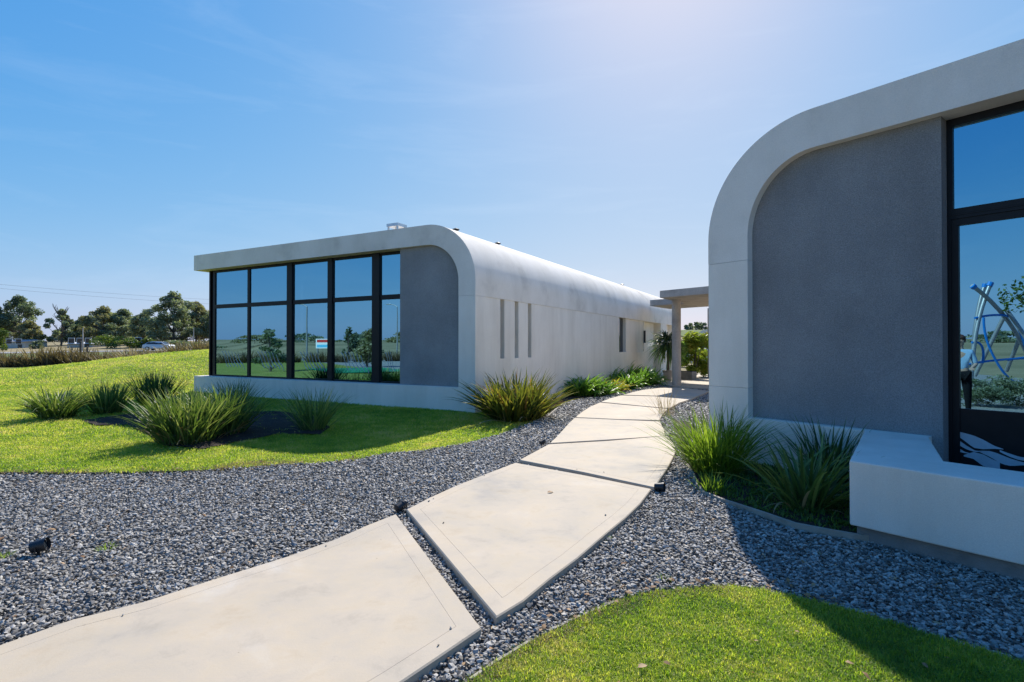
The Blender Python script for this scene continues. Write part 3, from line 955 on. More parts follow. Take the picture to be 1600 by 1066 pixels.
def window_bay(parent, s0, s1, z0, z1, n, bar_l, bar_r, bar_b, bar_t, glass, depth=0.07, mid=None):
    """one glazed bay: frame with its pane set in the middle of the depth"""
    f = MB()
    f.box(s0, n, z0, s0 + bar_l, n + depth, z1)
    f.box(s1 - bar_r, n, z0, s1, n + depth, z1)
    f.box(s0 + bar_l, n, z0, s1 - bar_r, n + depth, z0 + bar_b)
    f.box(s0 + bar_l, n, z1 - bar_t, s1 - bar_r, n + depth, z1)
    w = f.build('window', M['frame'], parent)
    g = MB()
    g.box(s0 + bar_l + 0.001, n + 0.030, z0 + bar_b + 0.001, s1 - bar_r - 0.001, n + 0.042, z1 - bar_t - 0.001)
    g.build('pane', glass, w)
    return w

def wave_film(parent, curves, n):
    """frosted wave stripes stuck on the pane: each stripe a thin raised strip; curves = list of [(s, z0, z1), ...]"""
    f = MB()
    for c in curves:
        V = []
        for (s, a, b) in c:
            V += [(s, n - 0.003, a), (s, n - 0.003, b), (s, n, b), (s, n, a)]
        Fc = []
        for i in range(len(c) - 1):
            for j in range(4):
                p, q = i * 4 + j, i * 4 + (j + 1) % 4
                Fc.append((p, q, q + 4, p + 4))
        Fc += [(0, 1, 2, 3), tuple(range(4 * len(c) - 4, 4 * len(c)))[::-1]]
        f.add(V, Fc)
    return f.build('wave_film', M['film'], parent)

# ---- left building
bl = empty('building', matrix=ML, label='low cream building with rounded roof shoulder and long window front beyond the lawn', cat='building',
           group='matching vaulted buildings')
WL_, LL, DL = 0.4927, 11.336, 23.5
roof = extrude_sz(MB(), arch_profile(WL_, LL, RAD), 0, DL, 24).build('roof', M['vault'], bl, True)
leg = MB().box(0.0, 0, -0.25, WL_, 0.5, ZJ)
leg.build('corner_pier', M['stucco'], bl, bevel=0.006)
pl = MB().box(WL_, 0.002, -0.25, LL - 0.03, 0.75, ZP)
pl.build('plinth', M['stucco'], bl, bevel=0.008)
# infill panel
SPL = 2.39
pp = panel_poly(WL_, SPL + 0.02, WL_, RAD)
pan = extrude_sz(MB(), pp, 0.10, 0.42)
pan.build('wall_panel', M['grey'], bl)
# side wall, cut by slots, window recess and door recesses (t along n)
sw = MB()
off = 0.014
def seg(a, b, z0=-0.25, z1=ZJ, s0=off, s1=0.49): sw.box(s0, a, z0, s1, b, z1)
slots = [(1.234, 1.456), (2.03, 2.25), (2.83, 3.055)]
cur = 0.5
for a, b in slots:
    seg(cur, a); seg(a, b, -0.25, 1.268); cur = b
seg(cur, 11.30)
seg(11.30, 15.40, -0.25, 1.33)
seg(11.30, 11.42, 1.33)                      # little reveal left of the window
seg(12.55, 15.40, 1.33, ZJ, off + 0.05)
seg(15.40, 15.47)
seg(15.47, 18.9, -0.25, ZJ, off + 0.38)
seg(18.9, 20.3)
seg(20.3, 22.0, -0.25, ZJ, off + 0.3)
seg(22.0, DL)
sw.build('side_wall', M['stucco'], bl)
for a, b in slots:
    w = MB().box(0.30, a - 0.01, 1.25, 0.36, b + 0.01, ZJ + 0.003)
    w.build('slot_window', M['window'], bl)
ww = MB().box(0.20, 11.421, 1.331, 0.26, 12.549, ZJ + 0.003)
ww.build('side_window', M['window'], bl)
MB().box(off + 0.30, 16.6, 0.0, off + 0.379, 17.9, 2.35).build('door', M['stucco'], bl)
MB().box(-0.075, 15.36, 1.75, off, 15.42, 2.35).build('wall_lamp', M['black'], bl)
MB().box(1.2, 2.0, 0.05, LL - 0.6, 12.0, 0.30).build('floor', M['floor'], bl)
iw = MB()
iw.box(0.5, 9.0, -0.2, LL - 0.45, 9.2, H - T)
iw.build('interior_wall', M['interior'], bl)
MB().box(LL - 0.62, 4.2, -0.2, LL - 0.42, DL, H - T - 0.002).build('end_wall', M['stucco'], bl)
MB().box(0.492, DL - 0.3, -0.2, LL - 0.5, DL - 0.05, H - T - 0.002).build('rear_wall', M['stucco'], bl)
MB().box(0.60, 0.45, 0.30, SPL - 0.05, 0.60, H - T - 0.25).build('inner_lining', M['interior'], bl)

ztop = H - T
def sL(px): return on_facade('L', px, 500, REC)[0]
posts = [(329, 336), (386.3, 390), (449, 457), (512.7, 519.7), (582, 593.5), (623.5, 625)]
pe = [(sL(a), sL(b)) for a, b in posts]      # s decreases to the right
bays = []
for (a, b), (c, d) in zip(pe[:-1], pe[1:]):
    bays.append(((c + d) / 2, (a + b) / 2, max((c - d) / 2, 0.02), max((a - b) / 2, 0.02)))
ZT0, ZT1 = 2.87, 3.0
wl_bays = []
for i, (s0, s1, br, blf) in enumerate(bays):
    s0b = SPL + 0.02 if i == len(bays) - 1 else s0
    lo = window_bay(bl, s0b, s1, ZP + 0.004, (ZT0 + ZT1) / 2, REC, br, blf, 0.045, (ZT1 - ZT0) / 2, M['glassL'])
    hi = window_bay(bl, s0b, s1, (ZT0 + ZT1) / 2, ztop - 0.003, REC, br, blf, (ZT1 - ZT0) / 2, 0.08, M['glassL'])
    wl_bays.append((lo, s0b + br, s1 - blf))
# the wide posts stand proud of the frames
for (a, b) in (pe[2], pe[3], pe[4]):
    MB().box(b, REC - 0.03, ZP + 0.004, a, REC - 0.002, ztop - 0.004).build('mullion', M['frame'], bl)
S_END = pe[0][0]
MB().box(S_END + 0.001, REC - 0.01, ZP + 0.004, S_END + 0.07, REC + 0.09, ztop - 0.003).build('mullion', M['frame'], bl)
# glazed return at the left end
sg = MB()
for nn in (0.42, 2.2, 4.0):
    sg.box(S_END + 0.002, nn, ZP + 0.004, S_END + 0.062, nn + 0.07, ztop - 0.003)
sgo = sg.build('end_window', M['frame'], bl)
MB().box(S_END + 0.02, 0.49, ZP + 0.004, S_END + 0.032, 4.0, ztop - 0.003).build('pane', M['glassL'], sgo)
MB().box(S_END - 0.3, 0.752, -0.25, LL - 0.04, 4.2, ZP).build('plinth', M['stucco'], bl, bevel=0.008)
# slanted wave stripes on the lower panes
for i, (w, a, b) in enumerate(wl_bays):
    curves = []
    mid = (a + b) / 2
    for q in range(6 if i < 4 else 3):
        c = []
        for k in range(9):
            t = k / 8
            s = mid + (b - a) * 0.30 - q * (b - a) * 0.10 - t * (b - a) * 0.20
            z = 1.42 - 0.50 * t + 0.05 * math.sin(t * 6.0 + q * 0.6) - 0.02 * q
            c.append((s, z - 0.018, z + 0.018))
        curves.append(c)
    wave_film(w, curves, REC + 0.029)

# ---- right building
br_ = empty('building', matrix=MR, label='large cream building with rounded roof shoulder close on the right', cat='building',
            group='matching vaulted buildings')
WR_, LR, DR, RADR = 0.62, 11.336, 23.0, 1.52
extrude_sz(MB(), arch_profile(WR_, LR, RADR, 32), 0, DR, 12).build('roof', M['vault'], br_, True)
MB().box(0, 0, 1.0025, WR_, 0.5, ZJ).build('corner_pier', M['stucco'], br_, bevel=0.005)
MB().box(0, 0, -0.3, WR_, 0.5, 1.0).build('corner_pier', M['stucco'], br_, bevel=0.005)
SPR = 2.815
MB().box(WR_, 0.0, -0.3, 2.71, 0.45, ZP).build('plinth', M['stucco'], br_, bevel=0.006)
pp = panel_poly(WR_, SPR, WR_, RADR)
extrude_sz(MB(), pp, 0.13, 0.46).build('wall_panel', M['grey'], br_)
MB().box(2.712, 0.131, -0.02, SPR, 0.459, ZP - 0.002).build('wall_panel', M['grey'], br_)
MB().box(0.014, 0.5, -0.3, 0.6, DR, ZJ).build('side_wall', M['stucco'], br_)
ZR0, ZR1 = 2.99, 3.16
# tall glazing: an upper light over each tall door-sized light
sb = [SPR + 0.002, 4.75, 6.6, 8.45, 10.3]
for i in range(4):
    s0, s1 = sb[i], sb[i + 1]
    hi = window_bay(br_, s0, s1, (ZR0 + ZR1) / 2 + 0.01, ztop - 0.003, REC, 0.055, 0.055, 0.06, 0.085, M['glassR'], 0.08)
    lo = window_bay(br_, s0, s1, 0.04, (ZR0 + ZR1) / 2 - 0.01, REC, 0.035, 0.035, 0.04, 0.035, M['glassR'], 0.08)
    leaf = window_bay(br_, s0 + 0.036, s1 - 0.036, 0.082, (ZR0 + ZR1) / 2 - 0.047, REC + 0.012, 0.062, 0.062, 0.08, 0.075, M['glassR'], 0.055)
    # the fixed light behind the leaf is an open frame only
    for ch in list(lo.children):
        bpy.data.objects.remove(ch, do_unlink=True)
    lo.name = 'door_frame'
    leaf.name = 'door_leaf'
    kick = MB().box(s0 + 0.036 + 0.063, REC + 0.030, 0.083 + 0.08, s1 - 0.036 - 0.063, REC + 0.0405, 0.86).build('kick_panel', M['frame'], leaf)
    MB().box(s0 + 0.099, REC + 0.022, 0.86, s1 - 0.099, REC + 0.0415, 0.90).build('rail', M['frame'], leaf)
    if i == 0: door_leaf = kick
MB().box(SPR + 0.003, REC - 0.004, (ZR0 + ZR1) / 2 - 0.008, 10.3, REC + 0.06, (ZR0 + ZR1) / 2 + 0.008).build('transom', M['frame'], br_)
MB().box(10.3, 0.14, 0, 10.5, 0.45, ztop - 0.003).build('end_pier', M['stucco'], br_)
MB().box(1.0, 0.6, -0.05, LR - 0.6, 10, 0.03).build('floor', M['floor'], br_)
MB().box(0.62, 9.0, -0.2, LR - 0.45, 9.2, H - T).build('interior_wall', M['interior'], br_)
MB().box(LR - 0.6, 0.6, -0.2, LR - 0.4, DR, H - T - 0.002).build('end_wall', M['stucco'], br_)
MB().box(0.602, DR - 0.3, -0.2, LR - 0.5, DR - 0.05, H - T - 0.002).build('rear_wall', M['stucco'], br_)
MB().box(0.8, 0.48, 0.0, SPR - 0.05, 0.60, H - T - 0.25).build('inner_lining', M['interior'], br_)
MB().box(2.6, -1.44, -0.14, 10.4, 0.315, -0.03).build('sunken_floor', M['dark_concrete'], br_)
# frosted wave decoration low on the first door
def film_pt(zx, zy):
    px, py = 1300 + zx * 0.18762, 640 + zy * 0.18762
    return on_facade('R', px, py, REC + 0.04)
bands = [[(1052, 182, 222), (1110, 196, 262), (1180, 215, 318), (1260, 250, 330), (1350, 300, 326), (1430, 328, 332)],
         [(1052, 250, 290), (1120, 298, 330), (1190, 340, 352), (1250, 346, 352)],
         [(1052, 318, 350), (1110, 352, 362), (1150, 362, 368)],
         [(1100, 378, 390), (1180, 352, 410), (1260, 372, 470), (1330, 410, 486), (1400, 440, 496)],
         [(1230, 342, 352), (1330, 345, 400), (1420, 380, 455), (1500, 412, 470), (1600, 440, 462), (1700, 455, 470)],
         [(1400, 336, 352), (1480, 366, 392), (1560, 392, 420), (1640, 405, 430), (1720, 412, 432)]]
curves = []
for bnd in bands:
    c = []
    xs = [p[0] for p in bnd]
    for x in np.linspace(xs[0], xs[-1], 12):
        a = float(np.interp(x, xs, [p[1] for p in bnd])); b = float(np.interp(x, xs, [p[2] for p in bnd]))
        s, z1 = film_pt(x, a); _, z0 = film_pt(x, b)
        c.append((s, min(z0, z1), max(z0, z1)))
    curves.append(c)
wave_film(door_leaf, curves, REC + 0.029)

# ---- low bench wall in front of the right building
bn = empty('bench_wall', matrix=MR, label='low white stucco bench wall standing before the right building', cat='bench wall')
MB().prism(BENCH_POLY, 0.04, 0.60).build('seat', M['stucco'], bn, bevel=0.012)
base_poly = [(2.42, -0.25), (2.742, -2.06), (9.5, -2.04), (9.5, -1.55), (3.15, -1.58), (2.75, -0.3)]
MB().prism(base_poly, -0.3, 0.042).build('footing', M['dark_concrete'], bn)

# ---- roof vents of the left building
def vent(label, s, n, w, h):
    P = ML @ Vector((s, n, H))
    e = empty('roof_vent', P, math.atan2(LU.y, LU.x), label, 'roof vent', 'vents on the left roof')
    for x in (-w / 2 + .04, w / 2 - .04):
        for y in (-w / 2 + .04, w / 2 - .04):
            MB().box(x - .02, y - .02, 0, x + .02, y + .02, h).build('leg', M['metal'], e)
    MB().box(-w / 2 + .12, -w / 2 + .12, 0, w / 2 - .12, w / 2 - .12, h * 0.45).build('curb', M['metal'], e)
    c = MB().box(-w / 2, -w / 2, h, w / 2, w / 2, h + 0.085)
    c.build('cover', M['metal'], e)
    return e
sv, _ = on_facade('L', 620, 352, 0)
sv = on_facade('L', 620, 352, 1.4)[0]
vent('square metal vent cap on the roof edge of the left building', sv, 1.4, 0.42, 0.43)
for (px, lb) in ((712, 'small dark vent just over the rounded shoulder of the left roof'), (778, 'small dark vent halfway along the left roof'), (972, 'small dark vent at the far end of the left roof')):
    s0 = 1.12
    z0 = H - RAD + math.sqrt(RAD ** 2 - (RAD - s0) ** 2)
    n0 = min((abs(float(to_px([(*l_xy(s0, q * 0.05), z0)])[0][0]) - px), q * 0.05) for q in range(5, 470))[1]
    P = ML @ Vector((s0, n0, z0 - 0.03))
    e = empty('roof_vent', P, 0, lb, 'roof vent', 'vents on the left roof')
    MB().lathe([(0.05, 0), (0.05, 0.05)], 10).build('pipe', M['black'], e)
    MB().lathe([(0.09, 0.05), (0.10, 0.075), (0.03, 0.105)], 10).build('cap', M['black'], e)

# ------------------------------------------------------------------ entrance canopy
cn = empty('canopy', (6.0, 22, 0), 0, 'flat concrete entrance canopy on columns between the two buildings', 'canopy')
def loc(p): return (p[0] - 6.0, p[1] - 22)
ZC0, ZC1 = 3.49, 3.77
cpoly = [(5.81, 21.35), (7.68, 24.17), (6.53, 25.7), (8.06, 27.8), (16.9, 16.4), (12.6, 13.1), (11.1, 14.5)]
MB().prism([loc(p) for p in cpoly], ZC0, ZC1).build('slab', M['concrete'], cn, bevel=0.01)
for (x, y) in ((6.72, 22.2), (9.98, 27.2)):
    MB().lathe([(0.178, -0.02), (0.178, ZC0 + 0.001)], 28, (x - 6.0, y - 22, 0)).build('column', M['concrete'], cn, True)

# ------------------------------------------------------------------ strap-leaved plants
def blades_mesh(name, n, h, rad, width, max_lean, droop, seg=6, lean_pow=0.8, tint_tip=0.25, hvar=0.35, seed=0, base_h=0.0, flat=False, yscale=1.0):
    g = np.random.default_rng(seed)
    ph = g.uniform(0, 2 * np.pi, n)
    br0 = rad * np.sqrt(g.random(n))
    ba = g.uniform(0, 2 * np.pi, n)
    bx, by = br0 * np.cos(ba), br0 * np.sin(ba) * yscale
    lean = max_lean * g.random(n) ** lean_pow * np.clip(0.45 + br0 / max(rad, 1e-4) * 0.65, 0.3, 1.1)
    # outer blades lean outward
    mixa = g.random(n) < 0.75
    ph = np.where(mixa, ba + g.normal(0, 0.5, n), ph)
    ln = h * (1 - hvar * g.random(n)) * (1 + 0.12 * lean)
    dr = droop * g.uniform(0.4, 1.3, n)
    wd = width * g.uniform(0.7, 1.25, n)
    tw = g.normal(0, 0.5, n)
    tint = np.clip(g.beta(2, 2.6, n), 0, 1)
    V = np.zeros((n, (seg + 1) * 3, 3)); Tn = np.zeros((n, (seg + 1) * 3))
    x, y, z = bx.copy(), by.copy(), np.full(n, base_h) + 0.0
    dx, dy = np.cos(ph), np.sin(ph)
    for i in range(seg + 1):
        t = i / seg
        a = lean + dr * t ** 1.7
        if i > 0:
            st = ln / seg
            x = x + dx * np.sin(a) * st; y = y + dy * np.sin(a) * st; z = z + np.cos(a) * st
        w = wd * (min(1.0, 0.55 + 1.6 * t) * (1 - t ** 2.6) + 0.03)
        sa = ph + np.pi / 2 + tw * (0.4 + 0.6 * t)
        sx, sy = np.cos(sa), np.sin(sa)
        fold = 0.30 * w
        nx, ny, nzz = -dx * np.cos(a), -dy * np.cos(a), np.sin(a)
        for j, (k, fo) in enumerate(((-0.5, 0.0), (0.0, -1.0), (0.5, 0.0))):
            V[:, i * 3 + j, 0] = x + sx * w * k + nx * fold * fo
            V[:, i * 3 + j, 1] = y + sy * w * k + ny * fold * fo
            V[:, i * 3 + j, 2] = z + nzz * fold * fo
            Tn[:, i * 3 + j] = np.clip(tint + tint_tip * (t - 0.35), 0, 1)
    Fq = []
    for i in range(seg):
        for j in range(2):
            a = i * 3 + j
            Fq.append((a, a + 1, a + 4, a + 3))
    Fq = np.array(Fq)
    Fa = (np.arange(n)[:, None, None] * (seg + 1) * 3 + Fq[None]).reshape(-1, 4)
    return np_mesh(name, V.reshape(-1, 3), Fa, Tn.ravel())

def clump(name, label, cat, px, py, zf, h, rad, n, width, lean, droop, mat, seed, dry=0, group=None, hvar=0.35, loc=None, yscale=1.0, lean_pow=0.8):
    if loc is None:
        p = at(px, py, zf if not callable(zf) else -0.03)
        z = zf if not callable(zf) else float(zf(*p))
    else:
        p, z = loc[:2], loc[2]
    e = empty(name, (p[0], p[1], z - 0.01), 0, label, cat, group)
    link('foliage', blades_mesh('foliage', n, h, rad, width, lean, droop, seed=seed, hvar=hvar, yscale=yscale, lean_pow=lean_pow), mat, e, True)
    if dry:
        link('dry_leaves', blades_mesh('dry_leaves', dry, h * 0.62, rad * 1.05, width * 0.8, lean * 1.25, droop * 1.8, seed=seed + 50, hvar=0.5, yscale=yscale), M['dry'], e, True)
    return e

G1 = 'strap-leaved clumps in the lawn bed'
clump('flax_clump', 'silvery-tipped strap-leaf clump, farthest left in the lawn bed', 'plant', 88, 656, z_lawn, 0.88, 0.28, 280, 0.034, 0.85, 1.0, M['pale_strap'], 11, 14, G1)
clump('flax_clump', 'upright dark green clump second from the left in the lawn bed', 'plant', 168, 648, z_lawn, 0.90, 0.26, 240, 0.028, 0.80, 0.35, M['strap'], 12, 8, G1)
clump('flax_clump', 'deep green spiky clump behind the largest clump on the lawn', 'plant', 243, 634, z_lawn, 1.06, 0.30, 240, 0.030, 0.85, 0.3, M['dark_strap'], 13, 4, G1)
clump('flax_clump', 'largest strap-leaf clump in the lawn with many straw-coloured blades', 'plant', 293, 687, z_lawn, 1.08, 0.42, 420, 0.033, 0.72, 0.55, M['pale_strap'], 14, 70, G1)
clump('flax_clump', 'broad clump touching the right side of the largest clump, half in shade', 'plant', 348, 676, z_lawn, 1.04, 0.36, 300, 0.030, 0.75, 0.5, M['strap'], 15, 55, G1)
clump('flax_clump', 'thin dark clump against the plinth behind the lawn bed', 'plant', 365, 636, z_lawn, 0.86, 0.35, 150, 0.018, 0.85, 0.4, M['dark_strap'], 16, 0, G1)
clump('flax_clump', 'shaded fine-leaved clump nearest the grey wall panel on the lawn', 'plant', 489, 671, z_lawn, 0.98, 0.24, 190, 0.019, 0.85, 0.45, M['strap'], 17, 14, G1)
clump('flax_bush', 'big bronze and yellow flax bush at the corner of the left building', 'plant', 806, 654, -0.05, 1.26, 0.56, 560, 0.052, 0.95, 0.60, M['bronze'], 21, 26, None, 0.55, lean_pow=0.6)
# agapanthus row along the side wall
G2 = 'broad-leaved plants along the side wall'
for i, (px, py, h, mt, lb) in enumerate([
        (908, 618, 0.95, 'agap', 'dark green broad-leaved plant nearest the bronze flax bush'),
        (934, 617, 0.72, 'agap', 'broad-leaved plant in front, beside a yellow one'),
        (955, 612, 0.62, 'agap_yellow', 'yellowing broad-leaved plant in the wall border'),
        (951, 603, 0.95, 'agap', 'broad-leaved plant against the wall behind the yellow one'),
        (978, 607, 0.80, 'agap', 'broad-leaved plant right of the yellow one'),
        (983, 598, 1.05, 'agap', 'tall broad-leaved plant under the side window'),
        (1000, 603, 0.95, 'agap', 'sunlit bright green broad-leaved plant near the entrance'),
        (1014, 600, 0.85, 'agap', 'last broad-leaved plant of the border, by the paving')]):
    clump('broadleaf_plant', lb, 'plant', px, py, -0.05, h * 1.15, 0.34, 130, 0.085, 1.0, 1.45, M[mt], 30 + i, 0, G2)
# right-hand bed
G3 = 'grass clumps in the right bed'
clump('grass_clump', 'lime green grass clump at the corner of the right building, half in sun', 'plant', 1118, 737, -0.05, 1.02, 0.30, 420, 0.017, 0.85, 0.7, M['lime'], 41, 12, G3)
clump('grass_clump', 'dark strap-leaf clump at the front of the right bed', 'plant', 1256, 792, -0.05, 0.92, 0.18, 100, 0.034, 0.95, 0.8, M['strap'], 42, 16, G3)
clump('grass_clump', 'dark clump against the bench wall in the right bed', 'plant', 1296, 752, -0.05, 0.88, 0.22, 120, 0.024, 0.75, 0.45, M['dark_strap'], 43, 8, G3)
clump('grass_clump', 'shaded clump between the lime grass and the plinth', 'plant', 1190, 716, -0.05, 0.62, 0.25, 110, 0.018, 1.0, 0.8, M['dark_strap'], 44, 6, G3)
clump('weed_sprig', 'small lime green sprig inside the beige curb', 'plant', 1112, 766, -0.05, 0.26, 0.14, 60, 0.014, 0.8, 0.4, M['lime'], 45)
clump('weed_sprig', 'brown seed stalks beside the path at the far right edge', 'plant', 1041, 650, -0.05, 0.75, 0.2, 46, 0.010, 0.8, 0.3, M['dry'], 46)
for i, (px, py, lb) in enumerate([(1037, 908, 'small green weed in the gravel above the foreground lawn'), (168, 856, 'small green weed in the gravel left of the path'), (943, 842, 'tiny weed at the edge of the second slab'), (6, 868, 'yellowish weed at the left edge of the gravel')]):
    clump('weed_sprig', lb, 'plant', px, py, -0.065, 0.07, 0.06, 34, 0.006, 1.2, 0.6, M['lime'], 60 + i, 0, 'weeds in the gravel')
# seed plume above the right bed
pz = at(1218, 700, -0.05)
pe_ = empty('grass_plume', (pz[0], pz[1], -0.05), 0, 'single dry feathery seed plume standing against the grey wall', 'plant')
xs = Vector((-0.02, -0.02, 0))
MB().tube([(0, 0, 0), (0.02, 0.0, 0.35), (0.0, 0, 0.68)], [0.004, 0.003, 0.002], 6).build('stalk', M['dry'], pe_)
plo = link('plume', blades_mesh('plume', 120, 0.085, 0.012, 0.004, 0.5, 0.3, seg=3, seed=9, base_h=0.0), M['dry'], pe_, True)
pl_ = plo.data
co = np.zeros(len(pl_.vertices) * 3); pl_.vertices.foreach_get('co', co); co = co.reshape(-1, 3)
lift = np.repeat(np.linspace(0.66, 0.90, 120), 12)
co[:, 2] += lift; co[:, 0] -= (lift - 0.66) * 0.25
pl_.vertices.foreach_set('co', co.ravel())

# fallen leaves
G5 = 'fallen leaves on the ground'
def fallen(px, py, z, size, rz, lb, seed):
    p = at(px, py, z)
    g = random.Random(seed)
    prof = [(0, 0.0), (0.25, 0.26), (0.55, 0.30), (0.8, 0.18), (1.0, 0.0)]
    V, Fc = [], []
    for t, w in prof:
        zc = 0.10 * math.sin(t * 3.1) + g.uniform(0, 0.03)
        V += [(t - .5, w, zc + 0.12 * w), (t - .5, 0, zc - .02), (t - .5, -w, zc + 0.16 * w)]
    for q in range(4):
        a = q * 3
        Fc += [(a, a + 1, a + 4, a + 3), (a + 1, a + 2, a + 5, a + 4)]
    me = np_mesh('fallen_leaf', np.array(V) * size, Fc, np.full(len(V), g.uniform(0.1, 0.9)))
    o = link('fallen_leaf', me, M['brownleaf'], None, True)
    o.location = (p[0], p[1], z + 0.004); o.rotation_euler = (g.uniform(-.2, .2), g.uniform(-.2, .2), rz)
    tag(o, lb, 'leaf', G5)
fallen(860, 770, 0.0, 0.075, 0.4, 'dry brown leaf lying on the second path slab', 1)
fallen(1004, 1043, -0.03, 0.055, 0.2, 'pale leaf lying in the foreground lawn', 2)
fallen(975, 882, -0.05, 0.07, 1.2, 'tan leaf on the gravel right of the second slab', 3)
fallen(918, 930, -0.05, 0.06, 2.2, 'brown leaf on the gravel at the lawn curb', 4)
fallen(772, 982, -0.05, 0.05, 0.9, 'red-brown leaf in the gap near the slab corner', 5)
fallen(80, 829, -0.07, 0.08, 0.3, 'rusty leaf on the gravel above the black spotlight', 6)
fallen(5, 842, -0.07, 0.09, 1.9, 'orange leaf on the gravel at the left picture edge', 7)
fallen(128, 871, -0.07, 0.05, 2.9, 'small tan leaf right of the left spotlight', 8)
fallen(1035, 866, -0.05, 0.05, 0.1, 'pale brown leaf on the sunny gravel before the shade', 9)

# ------------------------------------------------------------------ path spotlights
def spotlight(px, py, z, rz, tilt, lb, s=1.0):
    p = at(px, py, z)
    e = empty('spotlight', (p[0], p[1], z), rz, lb, 'spotlight', 'black spotlights in the gravel')
    body = MB()
    c, sn = math.cos(tilt), math.sin(tilt)
    def q(a, r_): return (a * c, 0, 0.075 + a * sn)
    body.tube([q(-0.06, 0), q(-0.052, 0), q(0.04, 0)], [0.036, 0.052, 0.055], 18)
    b = body.build('housing', M['black'], e, True)
    h = MB().tube([q(0.04, 0), q(0.07, 0)], [0.060, 0.060], 18, cap=False)
    h.build('hood', M['black'], e, True)
    MB().tube([q(0.041, 0), q(0.045, 0)], [0.05, 0.05], 18).build('lens', M['window'], e)
    MB().tube([(0, -0.064, 0.08), (0, -0.06, 0.02), (0, 0, 0.008), (0, 0.06, 0.02), (0, 0.064, 0.08)], 0.006, 6).build('bracket', M['black'], e)
    MB().tube([(0, 0, -0.1), (0, 0, 0.02)], 0.014, 8).build('spike', M['black'], e)
    e.scale = (s, s, s)
    return e
spotlight(60, 866, -0.08, 0.3, 0.2, 'black spotlight lying in the gravel at the left, clear of the path', 0.88)
spotlight(625, 801, -0.05, 0.9, 0.3, 'black spotlight at the gap between the first and second slab', 0.8)
spotlight(1030, 770, -0.06, -0.5, 0.1, 'black spotlight at the right end of the second slab', 0.85)
spotlight(847, 696, -0.06, 0.6, 0.3, 'small black spotlight left of the third slab', 0.7)

# ------------------------------------------------------------------ entrance planting
yp = (6.95, 24.9)
y = empty('potted_yucca', (7.25, 25.3, 0), 0, 'tall potted yucca with drooping pale leaves behind the front column', 'potted plant')
MB().lathe([(0.17, 0), (0.22, 0.42), (0.25, 0.42), (0.25, 0.47), (0.2, 0.47)], 18).build('pot', M['dark_concrete'], y, True)
MB().tube([(0, 0, 0.4), (0.03, 0, 1.3), (-0.02, 0, 2.0)], [0.07, 0.06, 0.05], 8).build('stem', M['bark'], y, True)
link('foliage', blades_mesh('foliage', 130, 0.85, 0.10, 0.06, 1.7, 2.0, seed=70, base_h=1.85), M['variegated'], y, True)
link('dead_leaves', blades_mesh('dead_leaves', 220, 1.05, 0.14, 0.05, 2.7, 0.6, seed=71, base_h=1.7, lean_pow=0.25), M['dark_strap'], y, True)

def leaf_cloud(n, centers, radii, size, elong, seed, droop=0.3, sh=0.0):
    """leaf-sized quads spread through a set of ellipsoid clumps"""
    g = np.random.default_rng(seed)
    centers = np.asarray(centers, float); radii = np.asarray(radii, float)
    vol = radii[:, 0] * radii[:, 1] * radii[:, 2]
    pick = g.choice(len(centers), n, p=vol / vol.sum())
    d = g.normal(size=(n, 3)); d /= np.linalg.norm(d, axis=1)[:, None]
    rr = g.random(n) ** 0.45
    P = centers[pick] + d * rr[:, None] * radii[pick]
    u = g.normal(size=(n, 3)); u[:, 2] = u[:, 2] * 0.6 - droop; u /= np.linalg.norm(u, axis=1)[:, None]
    w = np.cross(u, g.normal(size=(n, 3))); w /= np.linalg.norm(w, axis=1)[:, None]
    s = size * g.uniform(0.6, 1.4, n)
    a = (s * elong / 2)[:, None] * u; b = (s / 2)[:, None] * w
    V = np.stack([P - a, P + b * 0.9 - a * 0.1, P + a, P - b * 0.9 - a * 0.1], 1).reshape(-1, 3)
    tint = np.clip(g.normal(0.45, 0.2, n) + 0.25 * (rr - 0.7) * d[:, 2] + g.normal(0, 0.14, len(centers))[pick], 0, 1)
    return np_mesh('crown', V, np.arange(4 * n).reshape(-1, 4), np.repeat(tint, 4))

def shrub(name, label, cat, loc, h, w, n, size, elong, mat, seed, group=None, lumps=14, stems=5, low=0.12):
    e = empty(name, loc, 0, label, cat, group)
    g = random.Random(seed)
    cs, rs = [], []
    for i in range(lumps):
        a, r_ = g.uniform(0, 6.28), w * 0.5 * g.random() ** 0.6 * 0.75
        z = h * g.uniform(low, 0.85)
        k = 1 - 0.5 * abs(z / h - 0.5)
        cs.append((r_ * k * math.cos(a), r_ * k * math.sin(a), z)); q = g.uniform(0.12, 0.24)
        rs.append((w * q, w * q, h * q * 0.8))
    link('foliage', leaf_cloud(n, cs, rs, size, elong, seed), mat, e)
    st = MB()
    for i in range(stems):
        c = cs[i]
        st.tube([(c[0] * 0.15, c[1] * 0.15, -0.05), (c[0] * 0.5, c[1] * 0.5, c[2] * 0.6), (c[0], c[1], c[2])], [0.03 * h * 0.4, 0.02 * h * 0.4, 0.008], 5)
    st.build('stem', M['bark'], e)
    return e
shrub('bamboo_clump', 'bright yellow-green bamboo clump seen past the front column', 'plant', (9.2, 27.6, 0), 2.3, 2.1, 4200, 0.055, 4.5, M['bamboo'], 80)
shrub('bamboo_clump', 'lower golden bamboo clump beside the far column', 'plant', (10.0, 28.2, 0), 1.5, 1.6, 2600, 0.055, 4.0, M['bamboo'], 81)
for i, lb in enumerate(['leafy shrub between the yucca and the bamboo']):
    shrub('shrub', lb, 'plant', (8.35, 27.2, 0), 1.9, 1.0, 900, 0.09, 2.5, M['agap'], 82)
MB_shade = empty('shade_box', (8.35, 26.2, 0), -0.9, 'added dark box standing in for the shade below the bamboo', 'shade_box')  # dark box added where only shadow lies behind the plants
